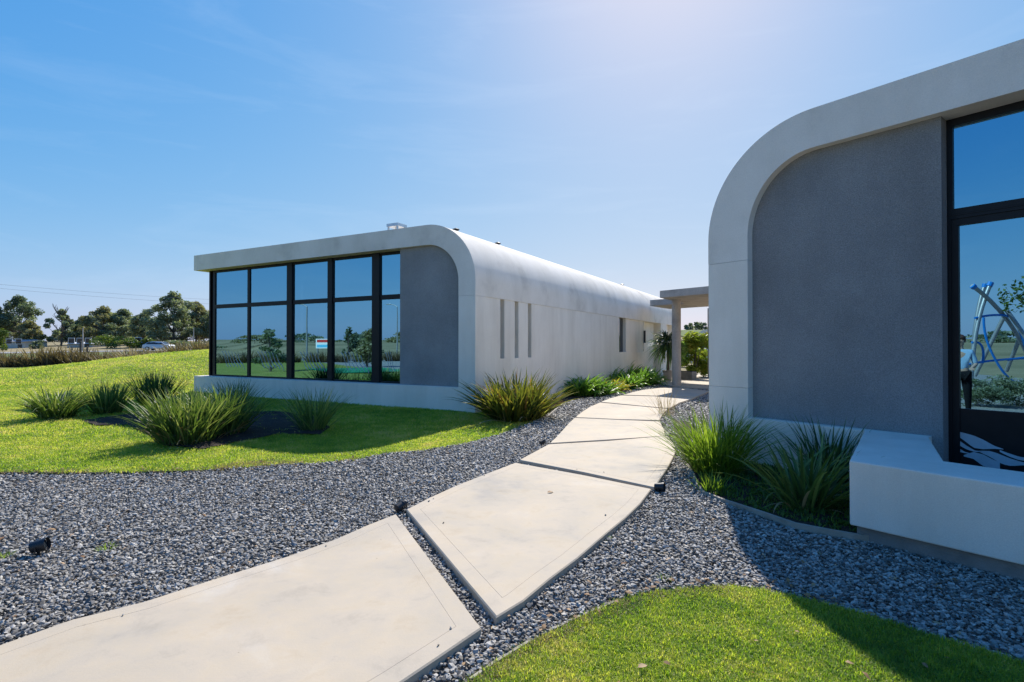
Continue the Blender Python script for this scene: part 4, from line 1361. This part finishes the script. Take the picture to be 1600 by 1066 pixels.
MB().box(-0.5, -0.2, 0, 0.5, 0.2, 0.38).build('box', M['dark_concrete'], MB_shade, bevel=0.02)
MB().box(-0.45, -0.15, 0.38, 0.45, 0.15, 0.395).build('soil', M['soil'], MB_shade)  # dark lid of the same shade stand-in

# ------------------------------------------------------------------ trees
def tree(name, label, loc, h, spread, mat, seed, n=2200, leaf=0.32, trunk_frac=0.3, lumps=26, lump=0.15, group='trees beyond the road', flat=1.0, bare=0, open_=0.0, lean=0.0):
    e = empty(name, loc, 0, label, 'tree', group)
    g = random.Random(seed)
    tk = MB()
    th = h * 0.8
    pts, rad = [], []
    bx = by = 0.0
    for i in range(7):
        t = i / 6
        pts.append((bx, by, th * t - 0.2)); rad.append(max(h * 0.026 * (1 - 0.82 * t), 0.03))
        bx += g.uniform(-1, 1) * h * 0.015 + lean * h * 0.02; by += g.uniform(-1, 1) * h * 0.015
    tk.tube(pts, rad, 8)
    cs, rs = [], []
    for i in range(lumps):
        t = trunk_frac + (1 - trunk_frac) * ((i + g.random()) / lumps)
        k = min(int(t * 0.85 * 6), 5)
        o = Vector(pts[k])
        a = g.uniform(0, 6.28)
        env = math.sin(min(1.0, (t - trunk_frac) / (1 - trunk_frac) * 0.85 + 0.22) * math.pi) ** 0.6
        r_ = spread * 0.5 * env * g.uniform(0.25, 1.0)
        c = Vector((o.x + r_ * math.cos(a), o.y + r_ * math.sin(a), h * (t * (1 - lump * 0.6)) ))
        tk.tube([o, o.lerp(c, 0.55) + Vector((0, 0, -0.03 * h)), c], [h * 0.009, h * 0.006, 0.02], 5)
        q = lump * g.uniform(0.7, 1.25)
        cs.append(c); rs.append((spread * q, spread * q, h * q * 0.75 * flat))
    for i in range(bare):
        a = g.uniform(0, 6.28); k = g.randint(2, 6); o = Vector(pts[k])
        ln = h * g.uniform(0.25, 0.42)
        c = o + Vector((math.cos(a) * ln * 0.6, math.sin(a) * ln * 0.6, ln * 0.75))
        m = o.lerp(c, 0.5) + Vector((0, 0, -0.04 * h))
        tk.tube([o, m, c], [0.14, 0.09, 0.04], 5)
        for q_ in range(3):
            b = m.lerp(c, g.random()); tk.tube([b, b + Vector((g.uniform(-1, 1), g.uniform(-1, 1), g.uniform(0.6, 1.4))) * h * 0.08], [0.06, 0.03], 4)
    tk.build('trunk', M['bark'], e, True)
    link('crown', leaf_cloud(n, cs, rs, leaf, 1.7, seed + 1, 0.25), mat, e)
    return e
def bg_tree(px, top, d, spread_px, mat, seed, label, base_py=533.0, **kw):
    kw['lumps'] = int(kw.get('lumps', 26) * 1.5); kw['n'] = int(kw.get('n', 2200) * 2.6); kw.setdefault('leaf', 0.30); kw['lump'] = kw.get('lump', 0.15) * 0.8; spread_px *= 1.25
    x, y_ = ray(px, d)
    zb = float(z_far(x, y_))
    zt = EYE + (540.7 - top) / F_PX * d
    return tree('tree', label, (x, y_, zb - 0.1), zt - zb, spread_px / F_PX * d, mat, seed, **kw)
bg_tree(-14, 470, 128, 50, M['euc'], 101, 'dark gum tree cut by the left picture edge')
bg_tree(31, 462, 130, 56, M['euc'], 102, 'tallest gum tree at the far left with a spreading top', lumps=24, trunk_frac=0.35, n=2400)
bg_tree(46, 500, 124, 42, M['euc_olive'], 103, 'olive round tree right of the tallest left gum', trunk_frac=0.2, n=1700)
bg_tree(95, 482, 126, 46, M['euc'], 104, 'half-bare gum tree with dead twigs sticking out', bare=14, n=1000, lumps=16, trunk_frac=0.15, lump=0.11)
bg_tree(130, 494, 138, 44, M['euc'], 105, 'grey-green tree behind the thin utility pole', trunk_frac=0.15)
bg_tree(160, 478, 134, 58, M['euc_olive'], 106, 'broad olive-green tree in the middle of the far row', trunk_frac=0.12, n=2600)
bg_tree(192, 480, 136, 54, M['euc'], 107, 'dense rounded tree right of the broad olive one', trunk_frac=0.12, n=2600)
bg_tree(224, 488, 128, 36, M['euc'], 108, 'slim gum tree left of the largest tree', trunk_frac=0.3, n=1500)
bg_tree(272, 455, 118, 74, M['euc'], 109, 'largest gum tree with uneven branches left of the building', trunk_frac=0.18, lumps=36, lump=0.12, n=3600)
bg_tree(306, 470, 126, 62, M['euc_olive'], 110, 'olive gum tree touching the building corner', trunk_frac=0.15, lumps=30, lump=0.12, n=2800)
bg_tree(340, 482, 122, 56, M['euc'], 111, 'gum tree mostly hidden by the left building')
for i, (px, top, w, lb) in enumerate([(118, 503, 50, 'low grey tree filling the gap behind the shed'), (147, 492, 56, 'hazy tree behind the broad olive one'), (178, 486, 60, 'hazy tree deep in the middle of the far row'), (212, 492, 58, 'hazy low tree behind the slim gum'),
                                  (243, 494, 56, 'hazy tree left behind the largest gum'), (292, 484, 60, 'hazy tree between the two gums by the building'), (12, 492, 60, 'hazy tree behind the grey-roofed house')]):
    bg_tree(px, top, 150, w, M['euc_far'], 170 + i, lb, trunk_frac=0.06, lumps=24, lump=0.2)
for i, (px, top, d, w, lb) in enumerate([(168, 520, 108, 52, 'flat-topped yellow-green bush in the middle of the field edge'), (205, 527, 106, 44, 'low yellow-green bush right of the flat-topped one'),
                                     (232, 527, 107, 24, 'small rounded bush left of the car'), (4, 512, 104, 24, 'yellow-green bush at the far left edge'), (278, 531, 104, 60, 'low dark bush under the largest gum'), (305, 534, 98, 36, 'yellowish bush by the building corner'), (57, 530, 112, 22, 'small dark bush beside the grey-roofed house')]):
    x, y_ = ray(px, d); zb = float(z_far(x, y_)); zt = EYE + (540.7 - top) / F_PX * d
    shrub('bush', lb, 'bush', (x, y_, zb - 0.1), max(zt - zb, 1.0), w / F_PX * d, 1300, 0.22, 1.6, M['yew'] if i not in (4, 6) else M['euc'], 130 + i, 'bushes along the field edge', lumps=16)
# trees on the hill beyond the entrance
for i, (px, d, hh) in enumerate([(1073, 300, 3.2), (1079, 305, 4.4), (1088, 300, 4.8), (1094, 306, 4.6), (1101, 300, 4.2)]):
    x, y_ = ray(px, d); zb = float(z_far(x, y_))
    tree('tree', ['small round tree, leftmost on the green hill', 'second tree from the left on the green hill', 'middle tree on the green hill', 'tree right of the middle one on the green hill', 'rightmost tree on the green hill'][i],
         (x, y_, zb), hh, hh * 1.2, M['euc'], 150 + i, n=500, leaf=0.5, trunk_frac=0.1, lumps=10, lump=0.22, group='trees on the green hill')

# ------------------------------------------------------------------ flax hedge and posts along the boundary
FL = [blades_mesh('flax_plant', 90, 1.45, 0.35, 0.075, 0.95, 0.25, seed=200 + i, hvar=0.5) for i in range(4)]
for me in FL: me.materials.append(M['hedge_flax'])
line = [(-43.5, 41.5), (-39.5, 43), (-34.5, 43.5), (-31.0, 43), (-27.5, 40), (-23, 36.5), (-19, 36), (-12, 36)]
g = random.Random(5)
cnt = 0
for a, b in zip(line[:-1], line[1:]):
    a, b = Vector(a), Vector(b)
    n = int((b - a).length / 0.45)
    for i in range(n):
        p = a.lerp(b, (i + g.random()) / n) + Vector((g.uniform(-.4, .4), g.uniform(-.5, .5)))
        o = bpy.data.objects.new('flax_plant', FL[g.randrange(4)]); COL.objects.link(o)
        zb = float(np.maximum(z_far(p.x, p.y), z_lawn(p.x, p.y) if p.y < 40.5 else -9))
        k = g.uniform(0.65, 1.15) * (1.1 if p.x < -27.5 else 1.08 if p.x < -20.5 else 0.8) * (1.22 if -38 < p.x < -33.5 else 1.0)
        o.location = (p.x, p.y, zb - 0.05); o.rotation_euler = (0, 0, g.uniform(0, 6.28)); o.scale = (k, k, k)
        tag(o, 'red-brown flax plant in the boundary hedge beyond the lawn', 'plant', 'flax plants of the boundary hedge')
        cnt += 1
# the low bank the hedge stands on
bankx = np.linspace(-75, -8, 60)
grid_sheet('hedge_bank', M['field'], bankx, lambda x: np.interp(x, [-75, -44, -18, -8], [34, 38, 42, 44]).astype(float), lambda x: np.interp(x, [-75, -44, -18, -8], [44, 47, 58, 62]).astype(float), 24,
           lambda x, y: z_far(x, y) + 0.04 + np.maximum(0, (x + 34) * 0.035) * sstep(38, 44, y) * (1 - sstep(50, 58, y)))
def wpost(px, d, top_py, lb, rad=0.09):
    x, y_ = ray(px, d); zb = float(z_far(x, y_)) - 0.1; zt = EYE + (540.7 - top_py) / F_PX * d
    o = MB().lathe([(rad, 0), (rad * 0.95, (zt - zb) * 0.98), (rad * 0.6, zt - zb)], 8).build('fence_post', M['timber'])
    o.location = (x, y_, zb)
    tag(o, lb, 'post', 'wooden posts in the hedge')
wpost(126, 45, 533.5, 'taller wooden post standing in the flax hedge', 0.085)
wpost(136.5, 52, 541.5, 'shorter wooden post right of the taller one', 0.085)
def upole(px, d, top_py, lb, rad, arm):
    x, y_ = ray(px, d); zb = float(z_far(x, y_)) - 0.2; zt = EYE + (540.7 - top_py) / F_PX * d
    e = empty('utility_pole', (x, y_, zb), 0, lb, 'pole', 'utility poles')
    MB().lathe([(rad, 0), (rad * 0.7, zt - zb)], 8).build('shaft', M['concrete'], e, True)
    if arm: MB().box(-0.7, -0.05, zt - zb - 0.5, 0.7, 0.05, zt - zb - 0.38).build('crossarm', M['timber'], e)
upole(129.5, 95, 513, 'thin grey utility pole behind the two wooden posts', 0.13, False)
upole(302.5, 100, 512, 'thin pale pole before the olive gum near the building', 0.1, False)
upole(-130, 80, 425, 'tall power pole left of the view', 0.16, True)
upole(420, 108, 468, 'tall power pole hidden by the left building', 0.16, True)
for (a, b, lb) in (((-130, 80, 432), (420, 108, 472), 'upper power cable crossing the sky at the left'), ((-130, 80, 438), (420, 108, 479), 'lower power cable crossing the sky at the left')):
    pts = []
    xa, ya = ray(a[0], a[1]); xb, yb_ = ray(b[0], b[1])
    za, zb = EYE + (540.7 - a[2]) / F_PX * a[1], EYE + (540.7 - b[2]) / F_PX * b[1]
    for i in range(25):
        t = i / 24
        pts.append((xa + (xb - xa) * t, ya + (yb_ - ya) * t, za + (zb - za) * t - 1.0 * 4 * t * (1 - t) * 0.5))
    tag(MB().tube(pts, 0.016, 5).build('power_cable', M['steel']), lb, 'cable', 'power cables')

# ------------------------------------------------------------------ houses and cars far off
def house(name, label, px, d, w, dp, h, rise, roofmat, nwin, rz=0.0, wall=None):
    x, y_ = ray(px, d)
    e = empty(name, (x, y_, float(z_far(x, y_)) - 0.1), rz, label, 'house', 'houses beyond the field')
    MB().box(-w / 2, 0, 0, w / 2, dp, h).build('wall', wall or M['house'], e)
    rf = MB()
    o_ = 0.4
    rf.add([(-w / 2 - o_, -o_, h), (w / 2 + o_, -o_, h), (w / 2 + o_, dp + o_, h), (-w / 2 - o_, dp + o_, h), (-w / 2 - o_, dp / 2, h + rise), (w / 2 + o_, dp / 2, h + rise)],
           [(0, 1, 5, 4), (2, 3, 4, 5), (1, 2, 5), (3, 0, 4), (3, 2, 1, 0)])
    rf.build('roof', roofmat, e)
    for i in range(nwin):
        c = -w / 2 + w * (i + 0.5) / nwin
        f = MB().box(c - 0.7, -0.06, 0.95, c + 0.7, -0.003, 2.15).build('window', M['white'], e)
        MB().box(c - 0.6, -0.075, 1.05, c + 0.6, -0.061, 2.05).build('pane', M['window'], f)
    MB().box(w * 0.2, -0.05, 0, w * 0.2 + 0.9, -0.002, 2.05).build('door', M['timber'], e)
    return e
house('house', 'small house with grey roof under the left gums', 22, 118, 3.6 * 1.15, 6, 1.5, 0.5, M['roof'], 2)
house('house', 'long low shed with a white roof behind the wooden posts', 125, 116, 5.4, 5, 0.9, 0.35, M['roof_white'], 3)
house('house', 'pale low building half hidden by bushes right of the yellow bush', 216, 112, 2.6, 4, 1.0, 0.4, M['roof_white'], 1)

def make_car(label, loc, rz, paint, group):
    e = empty('car', loc, rz, label, 'car', group)
    prof = [(-2.1, 0.35), (-2.12, 0.75), (-1.95, 0.92), (-1.35, 1.0), (-0.75, 1.40), (0.55, 1.46), (1.35, 1.32), (1.85, 0.98), (2.08, 0.9), (2.12, 0.4), (1.9, 0.28), (-1.9, 0.28)]
    half = [0.80, 0.85, 0.84, 0.80, 0.66, 0.66, 0.66, 0.78, 0.82, 0.84, 0.82, 0.82]
    n = len(prof)
    V = [(p[0], -w, p[1]) for p, w in zip(prof, half)] + [(p[0], w, p[1]) for p, w in zip(prof, half)]
    Fc = [tuple(range(n)), tuple(range(n, 2 * n))[::-1]] + [(i, n + i, n + (i + 1) % n, (i + 1) % n) for i in range(n)]
    MB().add(V, Fc).build('body', paint, e, bevel=0.05)
    for sgn in (-1, 1):
        f = MB(); y0, y1 = 0.80 * sgn, 0.672 * sgn
        f.add([(-1.15, y0, 1.02), (1.55, y0, 1.03), (1.2, y1, 1.34), (-0.68, y1, 1.36)], [(0, 1, 2, 3)]); f.add([(-1.15, y0 * 0.98, 1.02), (1.55, y0 * 0.98, 1.03), (1.2, y1 * .97, 1.34), (-0.68, y1 * .97, 1.36)], [(3, 2, 1, 0)])
        f.build('side_window', M['window'], e)
        for xw in (-1.35, 1.3):
            w = MB().tube([(xw, 0.66 * sgn, 0.32), (xw, 0.87 * sgn, 0.32)], 0.32, 18).build('wheel', M['tyre'], e)
            MB().tube([(xw, 0.871 * sgn, 0.32), (xw, 0.885 * sgn, 0.32)], 0.2, 12).build('rim', M['metal'], w)
        MB().box(-2.14, 0.5 * sgn - 0.15, 0.66, -2.05, 0.5 * sgn + 0.15, 0.80).build('headlight', M['white'], e)
    MB().add([(-1.32, -0.66, 1.03), (-1.32, 0.66, 1.03), (-0.78, 0.58, 1.39), (-0.78, -0.58, 1.39), (-1.30, -0.66, 1.00), (-1.30, 0.66, 1.00), (-0.76, 0.58, 1.36), (-0.76, -0.58, 1.36)],
             [(0, 1, 2, 3), (7, 6, 5, 4)]).build('windscreen', M['window'], e)
    return e
x, y_ = ray(248, 87)
make_car('silver car on the road partly hidden by the flax hedge', (x, y_, float(z_far(x, y_)) + 0.12), math.pi + 0.05, M['car'], 'parked and passing cars')
x, y_ = ray(1099, 44)
make_car('white car parked beyond the entrance beside the far column', (x, y_, float(z_far(x, y_)) + 0.05), 0.4, M['car_white'], 'parked and passing cars')
# third vaulted building far beyond the entrance
x, y_ = ray(1088, 62)
b3 = empty('building', (x, y_, float(z_far(x, y_))), -0.35, 'far small vaulted building glimpsed past the far column', 'building', 'matching vaulted buildings')
prof3 = []
for i in range(13):
    a = math.pi / 2 * i / 12
    prof3.append((1.2 - 1.2 * math.cos(a), 2.0 + 1.1 * math.sin(a)))
prof3 += [(8, 3.1), (8, 2.75)] + [(1.2 - 0.85 * math.cos(math.pi / 2 * (1 - i / 12)), 2.0 + 0.75 * math.sin(math.pi / 2 * (1 - i / 12))) for i in range(13)]
extrude_sz(MB(), prof3, 0, 8, 1).build('roof', M['vault'], b3, True)
MB().box(0, 0.3, -0.4, 0.34, 8, 2.0).build('side_wall', M['stucco'], b3)
MB().box(0.35, 0.5, -0.4, 8, 0.8, 2.8).build('wall_panel', M['concrete'], b3)
for i in range(3):
    f = MB().box(1.3 + i * 2.0, 0.44, 0.9, 2.6 + i * 2.0, 0.497, 2.2).build('window', M['frame'], b3)
    MB().box(1.38 + i * 2.0, 0.425, 0.98, 2.52 + i * 2.0, 0.438, 2.12).build('pane', M['window'], f)

# ------------------------------------------------------------------ things outside the frame that the panes mirror
def at_mirror(side, px, d): 
    v = mirror_xy(side, px, d)
    return v.x, v.y
GM = 'things mirrored in the left window front'
x, y_ = at_mirror('L', 422, 34)
tree('tree', 'small layered tree on the lawn, mirrored in the second pane from the left', (x, y_, -0.1), 2.9, 2.6, M['euc'], 301, n=700, leaf=0.16, trunk_frac=0.25, lumps=14, lump=0.12, group=GM, flat=0.6)
x, y_ = at_mirror('L', 572, 44)
shrub('bush', 'pale rounded bush mirrored across the pane by the widest post', 'bush', (x, y_, -0.1), 3.3, 3.0, 1800, 0.14, 1.8, M['euc_olive'], 302, GM)
x, y_ = at_mirror('L', 545, 62)
tree('tree', 'slim conifer mirrored beside the red and blue sign', (x, y_, -0.1), 4.0, 2.2, M['euc'], 303, n=700, leaf=0.22, trunk_frac=0.1, lumps=14, lump=0.16, group=GM)
def lamp_post(px, d, lb):
    x, y_ = at_mirror('L', px, d)
    e = empty('street_lamp', (x, y_, -0.2), math.atan2(LU.y, LU.x), lb, 'street lamp', 'street lamps')
    h = 1.7 + (540.7 - 478) / F_PX * d
    MB().lathe([(0.11, 0), (0.06, h)], 10).build('pole', M['steel'], e, True)
    MB().tube([(0, 0, h), (0.5, 0, h + 0.25), (1.3, 0, h + 0.38)], 0.045, 8).build('arm', M['steel'], e, True)
    MB().box(1.2, -0.14, h + 0.33, 1.95, 0.14, h + 0.45).build('lamp_head', M['metal'], e, bevel=0.03)
lamp_post(479, 56, 'tall street lamp mirrored in the third pane')
lamp_post(620, 74, 'farther street lamp mirrored in the narrow right pane')
x, y_ = at_mirror('L', 506, 75)
sg_ = empty('roadside_sign', (x, y_, -0.2), math.atan2(-LU.y, -LU.x), 'roadside board in red, white and light blue mirrored in the window front', 'sign')
for q in (-1.3, 1.3): MB().box(q - 0.08, -0.08, 0, q + 0.08, 0.08, 1.5).build('leg', M['steel'], sg_)
MB().box(-1.5, -0.1, 1.5, 1.5, 0.1, 2.8).build('board', M['white'], sg_)
for sy in (-1, 1):
    MB().box(-1.3, min(0.101 * sy, 0.104 * sy), 2.3, 1.3, max(0.101 * sy, 0.104 * sy), 2.68).build('red_band', M['red'], sg_)
    MB().box(-1.3, min(0.101 * sy, 0.104 * sy), 1.62, 1.3, max(0.101 * sy, 0.104 * sy), 2.0).build('blue_band', M['skyblue'], sg_)
x, y_ = at_mirror('L', 560, 36)
tag(poly_sheet('play_turf', M['mat'], [(x - 3.5, y_ - 2.5), (x + 3.5, y_ - 2.5), (x + 3.5, y_ + 2.5), (x - 3.5, y_ + 2.5)], 0.02, 0.03))
# hedge and far trees all round the other side, seen only in the glass
g = random.Random(9)
for i in range(26):
    a = R(112 + i * 5.0)                         # from the left round behind the camera
    d = g.uniform(150, 185)
    x, y_ = d * math.cos(a + 0.95), d * math.sin(a + 0.95)
    if y_ > 50: continue
    tree('tree', 'distant gum tree in the far belt behind the viewpoint', (x, y_, float(z_far(x, y_)) - 0.2), g.uniform(2.4, 3.9), g.uniform(12, 19), M['euc' if i % 3 else 'euc_olive'], 400 + i, n=900, leaf=0.5, trunk_frac=0.06, lumps=20, lump=0.16, group='far tree belt behind the viewpoint')
g = random.Random(3)
for i in range(44):
    t = i / 43
    x, y_ = -46 + g.uniform(-1, 1) - 2 * t, 30 - 42 * t + g.uniform(-.4, .4)
    o = bpy.data.objects.new('flax_plant', FL[g.randrange(4)]); COL.objects.link(o)
    k = g.uniform(0.7, 1.1)
    o.location = (x, y_, -0.15); o.rotation_euler = (0, 0, g.uniform(0, 6.28)); o.scale = (k * 1.3, k * 1.3, k)
    tag(o, 'red-brown flax plant in the side hedge mirrored in the left windows', 'plant', 'flax plants of the side hedge')

# climbing frame mirrored in the right building's door
cx, cy = at_mirror('R', 1562, 22)
cf = empty('climbing_frame', (cx, cy, 0), 0, 'playground climbing frame with steel poles and blue tubes mirrored in the right door', 'climbing frame')
# build it in the mirrored picture: (bearing px, depth, py) -> mirrored real place, relative to its foot
def mp_(px, py, d):
    x, y_ = at_mirror('R', px, d)
    return (x - cx, y_ - cy, EYE - (py - 540.7) / F_PX * d)
def arc(pts, k=8):
    P = [np.array(p) for p in pts]
    if len(P) == 2: return [tuple(P[0] + (P[1] - P[0]) * t) for t in np.linspace(0, 1, 4)]
    out = []
    for t in np.linspace(0, 1, k):
        out.append(tuple((1 - t) ** 2 * P[0] + 2 * t * (1 - t) * P[1] + t * t * P[2]))
    return out
for pts in ([(1516, 598, 22), (1520, 505, 22), (1549, 441, 22)], [(1516, 600, 22.4), (1522, 490, 22.4), (1540, 443, 22.4)], [(1519, 446, 21.6), (1570, 480, 22), (1608, 560, 23)],
            [(1522, 588, 24), (1568, 495, 23)], [(1572, 580, 24), (1594, 525, 23)], [(1571, 483, 22), (1625, 560, 21.5)]):
    q = [mp_(*p) for p in pts]
    a = arc(q)
    MB().tube(a, 0.078, 10).build('pole', M['steel'], cf, True)
for p, p2 in (((1549, 441, 22), (1546, 447, 22)), ((1540, 443, 22.4), (1539, 449, 22.4)), ((1519, 446, 21.6), (1523, 449, 21.6))):
    MB().tube([mp_(*p), mp_(*p2)], 0.105, 10).build('cap', M['blue'], cf)
for pts in ([(1523, 497, 22), (1560, 488, 22), (1580, 496, 22)], [(1537, 496, 21.8), (1536, 530, 21.8), (1556, 565, 21.8)], [(1556, 565, 21.8), (1570, 590, 21.8), (1584, 597, 21.8)], [(1578, 494, 22), (1592, 510, 22), (1602, 545, 22)],
            [(1534, 568, 22), (1541, 530, 22), (1518, 535, 22)], [(1510, 570, 22), (1560, 560, 22), (1620, 560, 22)], [(1574, 563, 22), (1590, 559, 22), (1620, 558, 22)]):
    MB().tube(arc([mp_(*p) for p in pts], 10), 0.045, 8).build('blue_tube', M['blue'], cf, True)
for i, (px, d, h, w, lb) in enumerate([(1530, 15, 0.85, 1.1, 'olive shrub mirrored low in the right door, left one'), (1590, 15, 0.95, 1.2, 'olive shrub mirrored low in the right door, right one')]):
    x, y_ = at_mirror('R', px, d)
    shrub('bush', lb, 'bush', (x, y_, -0.12), h, w * 1.3, 2600, 0.035, 3.0, M['euc'], 320 + i, 'shrubs before the climbing frame', lumps=22, low=0.05)
x, y_ = at_mirror('R', 1700, 13)
tree('tree', 'tree with feathery branches mirrored at the right door edge', (x, y_, -0.1), 4.4, 3.0, M['yew'], 330, n=4200, leaf=0.06, trunk_frac=0.45, lumps=26, lump=0.11, group='trees mirrored in the right door')
x, y_ = at_mirror('R', 1560, 19)
pw = MB().box(-5, -1.2, -0.2, 5, 1.2, 0.0)
o = pw.build('play_floor', M['road']); o.location = (x, y_, 0.0); o.rotation_euler = (0, 0, math.atan2(RU.y, RU.x)); tag(o, kind='structure')

# ------------------------------------------------------------------ person inside the right door
def person(loc, rz, label):
    e = empty('person', loc, rz, label, 'person')
    verts = {'pelvis': (0, 0, 0.98, .145), 'waist': (0, 0.01, 1.12, .13), 'chest': (0, 0.0, 1.32, .155), 'neckb': (0, 0.01, 1.50, .075), 'neck': (0, 0.0, 1.56, .055), 'head0': (0, -0.02, 1.64, .08), 'head1': (0, -0.015, 1.74, .095),
             'hipL': (-0.10, 0, 0.93, .105), 'kneeL': (-0.12, -0.03, 0.52, .068), 'ankL': (-0.13, 0.02, 0.11, .045), 'toeL': (-0.14, -0.15, 0.04, .036),
             'hipR': (0.10, 0, 0.93, .105), 'kneeR': (0.12, -0.02, 0.52, .068), 'ankR': (0.12, 0.03, 0.11, .045), 'toeR': (0.14, -0.14, 0.04, .036),
             'shL': (-0.19, 0.0, 1.44, .062), 'elL': (-0.27, 0.02, 1.16, .045), 'wrL': (-0.20, -0.20, 1.08, .03), 'shR': (0.19, 0.0, 1.44, .062), 'elR': (0.27, 0.02, 1.16, .045), 'wrR': (0.20, -0.20, 1.08, .03)}
    edges = [('pelvis', 'waist'), ('waist', 'chest'), ('chest', 'neckb'), ('neckb', 'neck'), ('neck', 'head0'), ('head0', 'head1'), ('pelvis', 'hipL'), ('hipL', 'kneeL'), ('kneeL', 'ankL'), ('ankL', 'toeL'),
             ('pelvis', 'hipR'), ('hipR', 'kneeR'), ('kneeR', 'ankR'), ('ankR', 'toeR'), ('chest', 'shL'), ('shL', 'elL'), ('elL', 'wrL'), ('chest', 'shR'), ('shR', 'elR'), ('elR', 'wrR')]
    for sgn, s in ((-1, 'L'), (1, 'R')):
        w = verts['wr' + s]
        verts['pm' + s] = (w[0] - 0.01 * sgn, w[1] - 0.07, w[2] - 0.005, .026)
        edges.append(('wr' + s, 'pm' + s))
        for k in range(4):
            bx_ = w[0] + (k - 1.5) * 0.02
            ln = (0.036, 0.042, 0.040, 0.032)[k]
            verts[f'f{s}{k}a'] = (bx_, w[1] - 0.10, w[2] - 0.004, .010); verts[f'f{s}{k}b'] = (bx_, w[1] - 0.10 - ln, w[2] - 0.018, .0085); verts[f'f{s}{k}c'] = (bx_, w[1] - 0.105 - ln * 1.3, w[2] - 0.045, .007)
            edges += [('pm' + s, f'f{s}{k}a'), (f'f{s}{k}a', f'f{s}{k}b'), (f'f{s}{k}b', f'f{s}{k}c')]
        verts['t' + s] = (w[0] - 0.045 * sgn, w[1] - 0.075, w[2] - 0.01, .010)
        edges.append(('wr' + s, 't' + s))
    names = list(verts)
    def skin(nm, keep, grow, mat, sub=2):
        nn = [k for k in names if k in keep]
        me = bpy.data.meshes.new(nm)
        me.from_pydata([verts[k][:3] for k in nn], [(nn.index(a), nn.index(b)) for a, b in edges if a in nn and b in nn], [])
        o = link(nm, me, mat, e)
        sm = o.modifiers.new('skin', 'SKIN'); sm.use_smooth_shade = True
        for i, k in enumerate(nn):
            r_ = verts[k][3] * grow
            fl = 0.72 if k in ('chest', 'waist', 'pelvis') else 1.0
            me.skin_vertices[0].data[i].radius = (r_, r_ * fl)
            me.skin_vertices[0].data[i].use_root = (i == 0)
        ss = o.modifiers.new('sub', 'SUBSURF'); ss.levels = sub; ss.render_levels = sub
        return o
    skin('body', names, 1.0, M['skin'])
    skin('trousers', ['pelvis', 'hipL', 'kneeL', 'ankL', 'hipR', 'kneeR', 'ankR'], 1.18, M['trousers'])
    skin('shirt', ['pelvis', 'waist', 'chest', 'neckb', 'shL', 'elL', 'shR', 'elR'], 1.16, M['shirt'])
    # hair cap, eyes, nose, ears
    bm = bmesh.new(); bmesh.ops.create_uvsphere(bm, u_segments=18, v_segments=12, radius=1)
    for v in bm.verts:
        v.co = Vector((v.co.x * 0.108, v.co.y * 0.115 + 0.018, v.co.z * 0.115 + 1.735))
        if v.co.y < -0.03 and v.co.z < 1.76: v.co.y = -0.03 + (v.co.y + 0.03) * 0.2
    me = bpy.data.meshes.new('hair'); bm.to_mesh(me); bm.free(); link('hair', me, M['hair'], e, True)
    for sx in (-1, 1):
        MB().lathe([(0.003, -0.012), (0.012, 0), (0.003, 0.012)], 8, (0.034 * sx, -0.105, 1.70)).build('eye', M['trousers'], e, True)
        MB().lathe([(0.004, -0.03), (0.016, 0), (0.004, 0.03)], 8, (0.092 * sx, -0.01, 1.69)).build('ear', M['skin'], e, True)
    MB().tube([(0, -0.10, 1.71), (0, -0.125, 1.672)], [0.007, 0.014], 8).build('nose', M['skin'], e, True)
    return e
px_, py_ = at_mirror('R', 1499, 13.0)
person((px_, py_, -0.06), R(115), 'person in light blue top and dark trousers, mirrored in the right door').scale = (1.05, 1.05, 1.05)

# leaf litter along the edges of gravel and lawn: nobody could count it
lit = []
for k in range(5):
    g2 = random.Random(900 + k)
    prof = [(-.5, 0.02), (-.2, 0.24), (.15, 0.26), (.5, 0.02)]
    V, Fc = [], []
    for t, w in prof:
        zc = 0.12 * math.sin((t + .5) * 3.0) + g2.uniform(-.03, .05)
        V += [(t, w, zc + .1), (t, -w, zc + g2.uniform(0, .18))]
    for q in range(3): Fc.append((2 * q, 2 * q + 1, 2 * q + 3, 2 * q + 2))
    lit.append(np_mesh('leaf_bit', V, Fc, np.full(len(V), g2.uniform(0.1, 0.9))))
LIT = proto_collection('leaf_bit', lit, M['brownleaf'])
P = []
for q in range(60):
    t = RNG.random() * 20; k = int(t); a, b = LOW[min(k, 21)], LOW[min(k + 1, 22)]
    P.append((a[0] + (b[0] - a[0]) * (t - k) + RNG.normal(0, 0.07), a[1] + (b[1] - a[1]) * (t - k) + abs(RNG.normal(0.04, 0.10))))
for q in range(110):
    x = RNG.uniform(-7.5, 1.2); P.append((x, float(np.interp(x, EX, EY)) + RNG.normal(-0.05, 0.22)))
for q in range(130):
    P.append((RNG.uniform(-6, 3.5), RNG.uniform(2.6, 8.5)))
P = np.array(P)
okl = visible(P, -0.05)
for w in SLAB_W: okl &= ~inpoly(P, w)
okl &= ~inpoly(P, BED_POLY)
P = P[okl]; n_ = len(P)
inl = (P[:, 1] > np.interp(P[:, 0], EX, EY)) | inpoly(P, LOW)
zz = np.where(inl, np.where(inpoly(P, LOW), -0.03, z_lawn(P[:, 0], P[:, 1]) + 0.035), z_gravel(P[:, 0], P[:, 1]) + 0.008)
scatter('leaf_litter', np.column_stack([P, zz]), np.stack([RNG.normal(0, .3, n_), RNG.normal(0, .3, n_), RNG.uniform(0, 6.28, n_)], 1), RNG.uniform(0.02, 0.05, n_), RNG.integers(0, 5, n_), LIT,
        'small dry leaf litter along the gravel edges')
print('stones', N_STONES, 'tufts', len(PP), 'objects', len(bpy.data.objects))
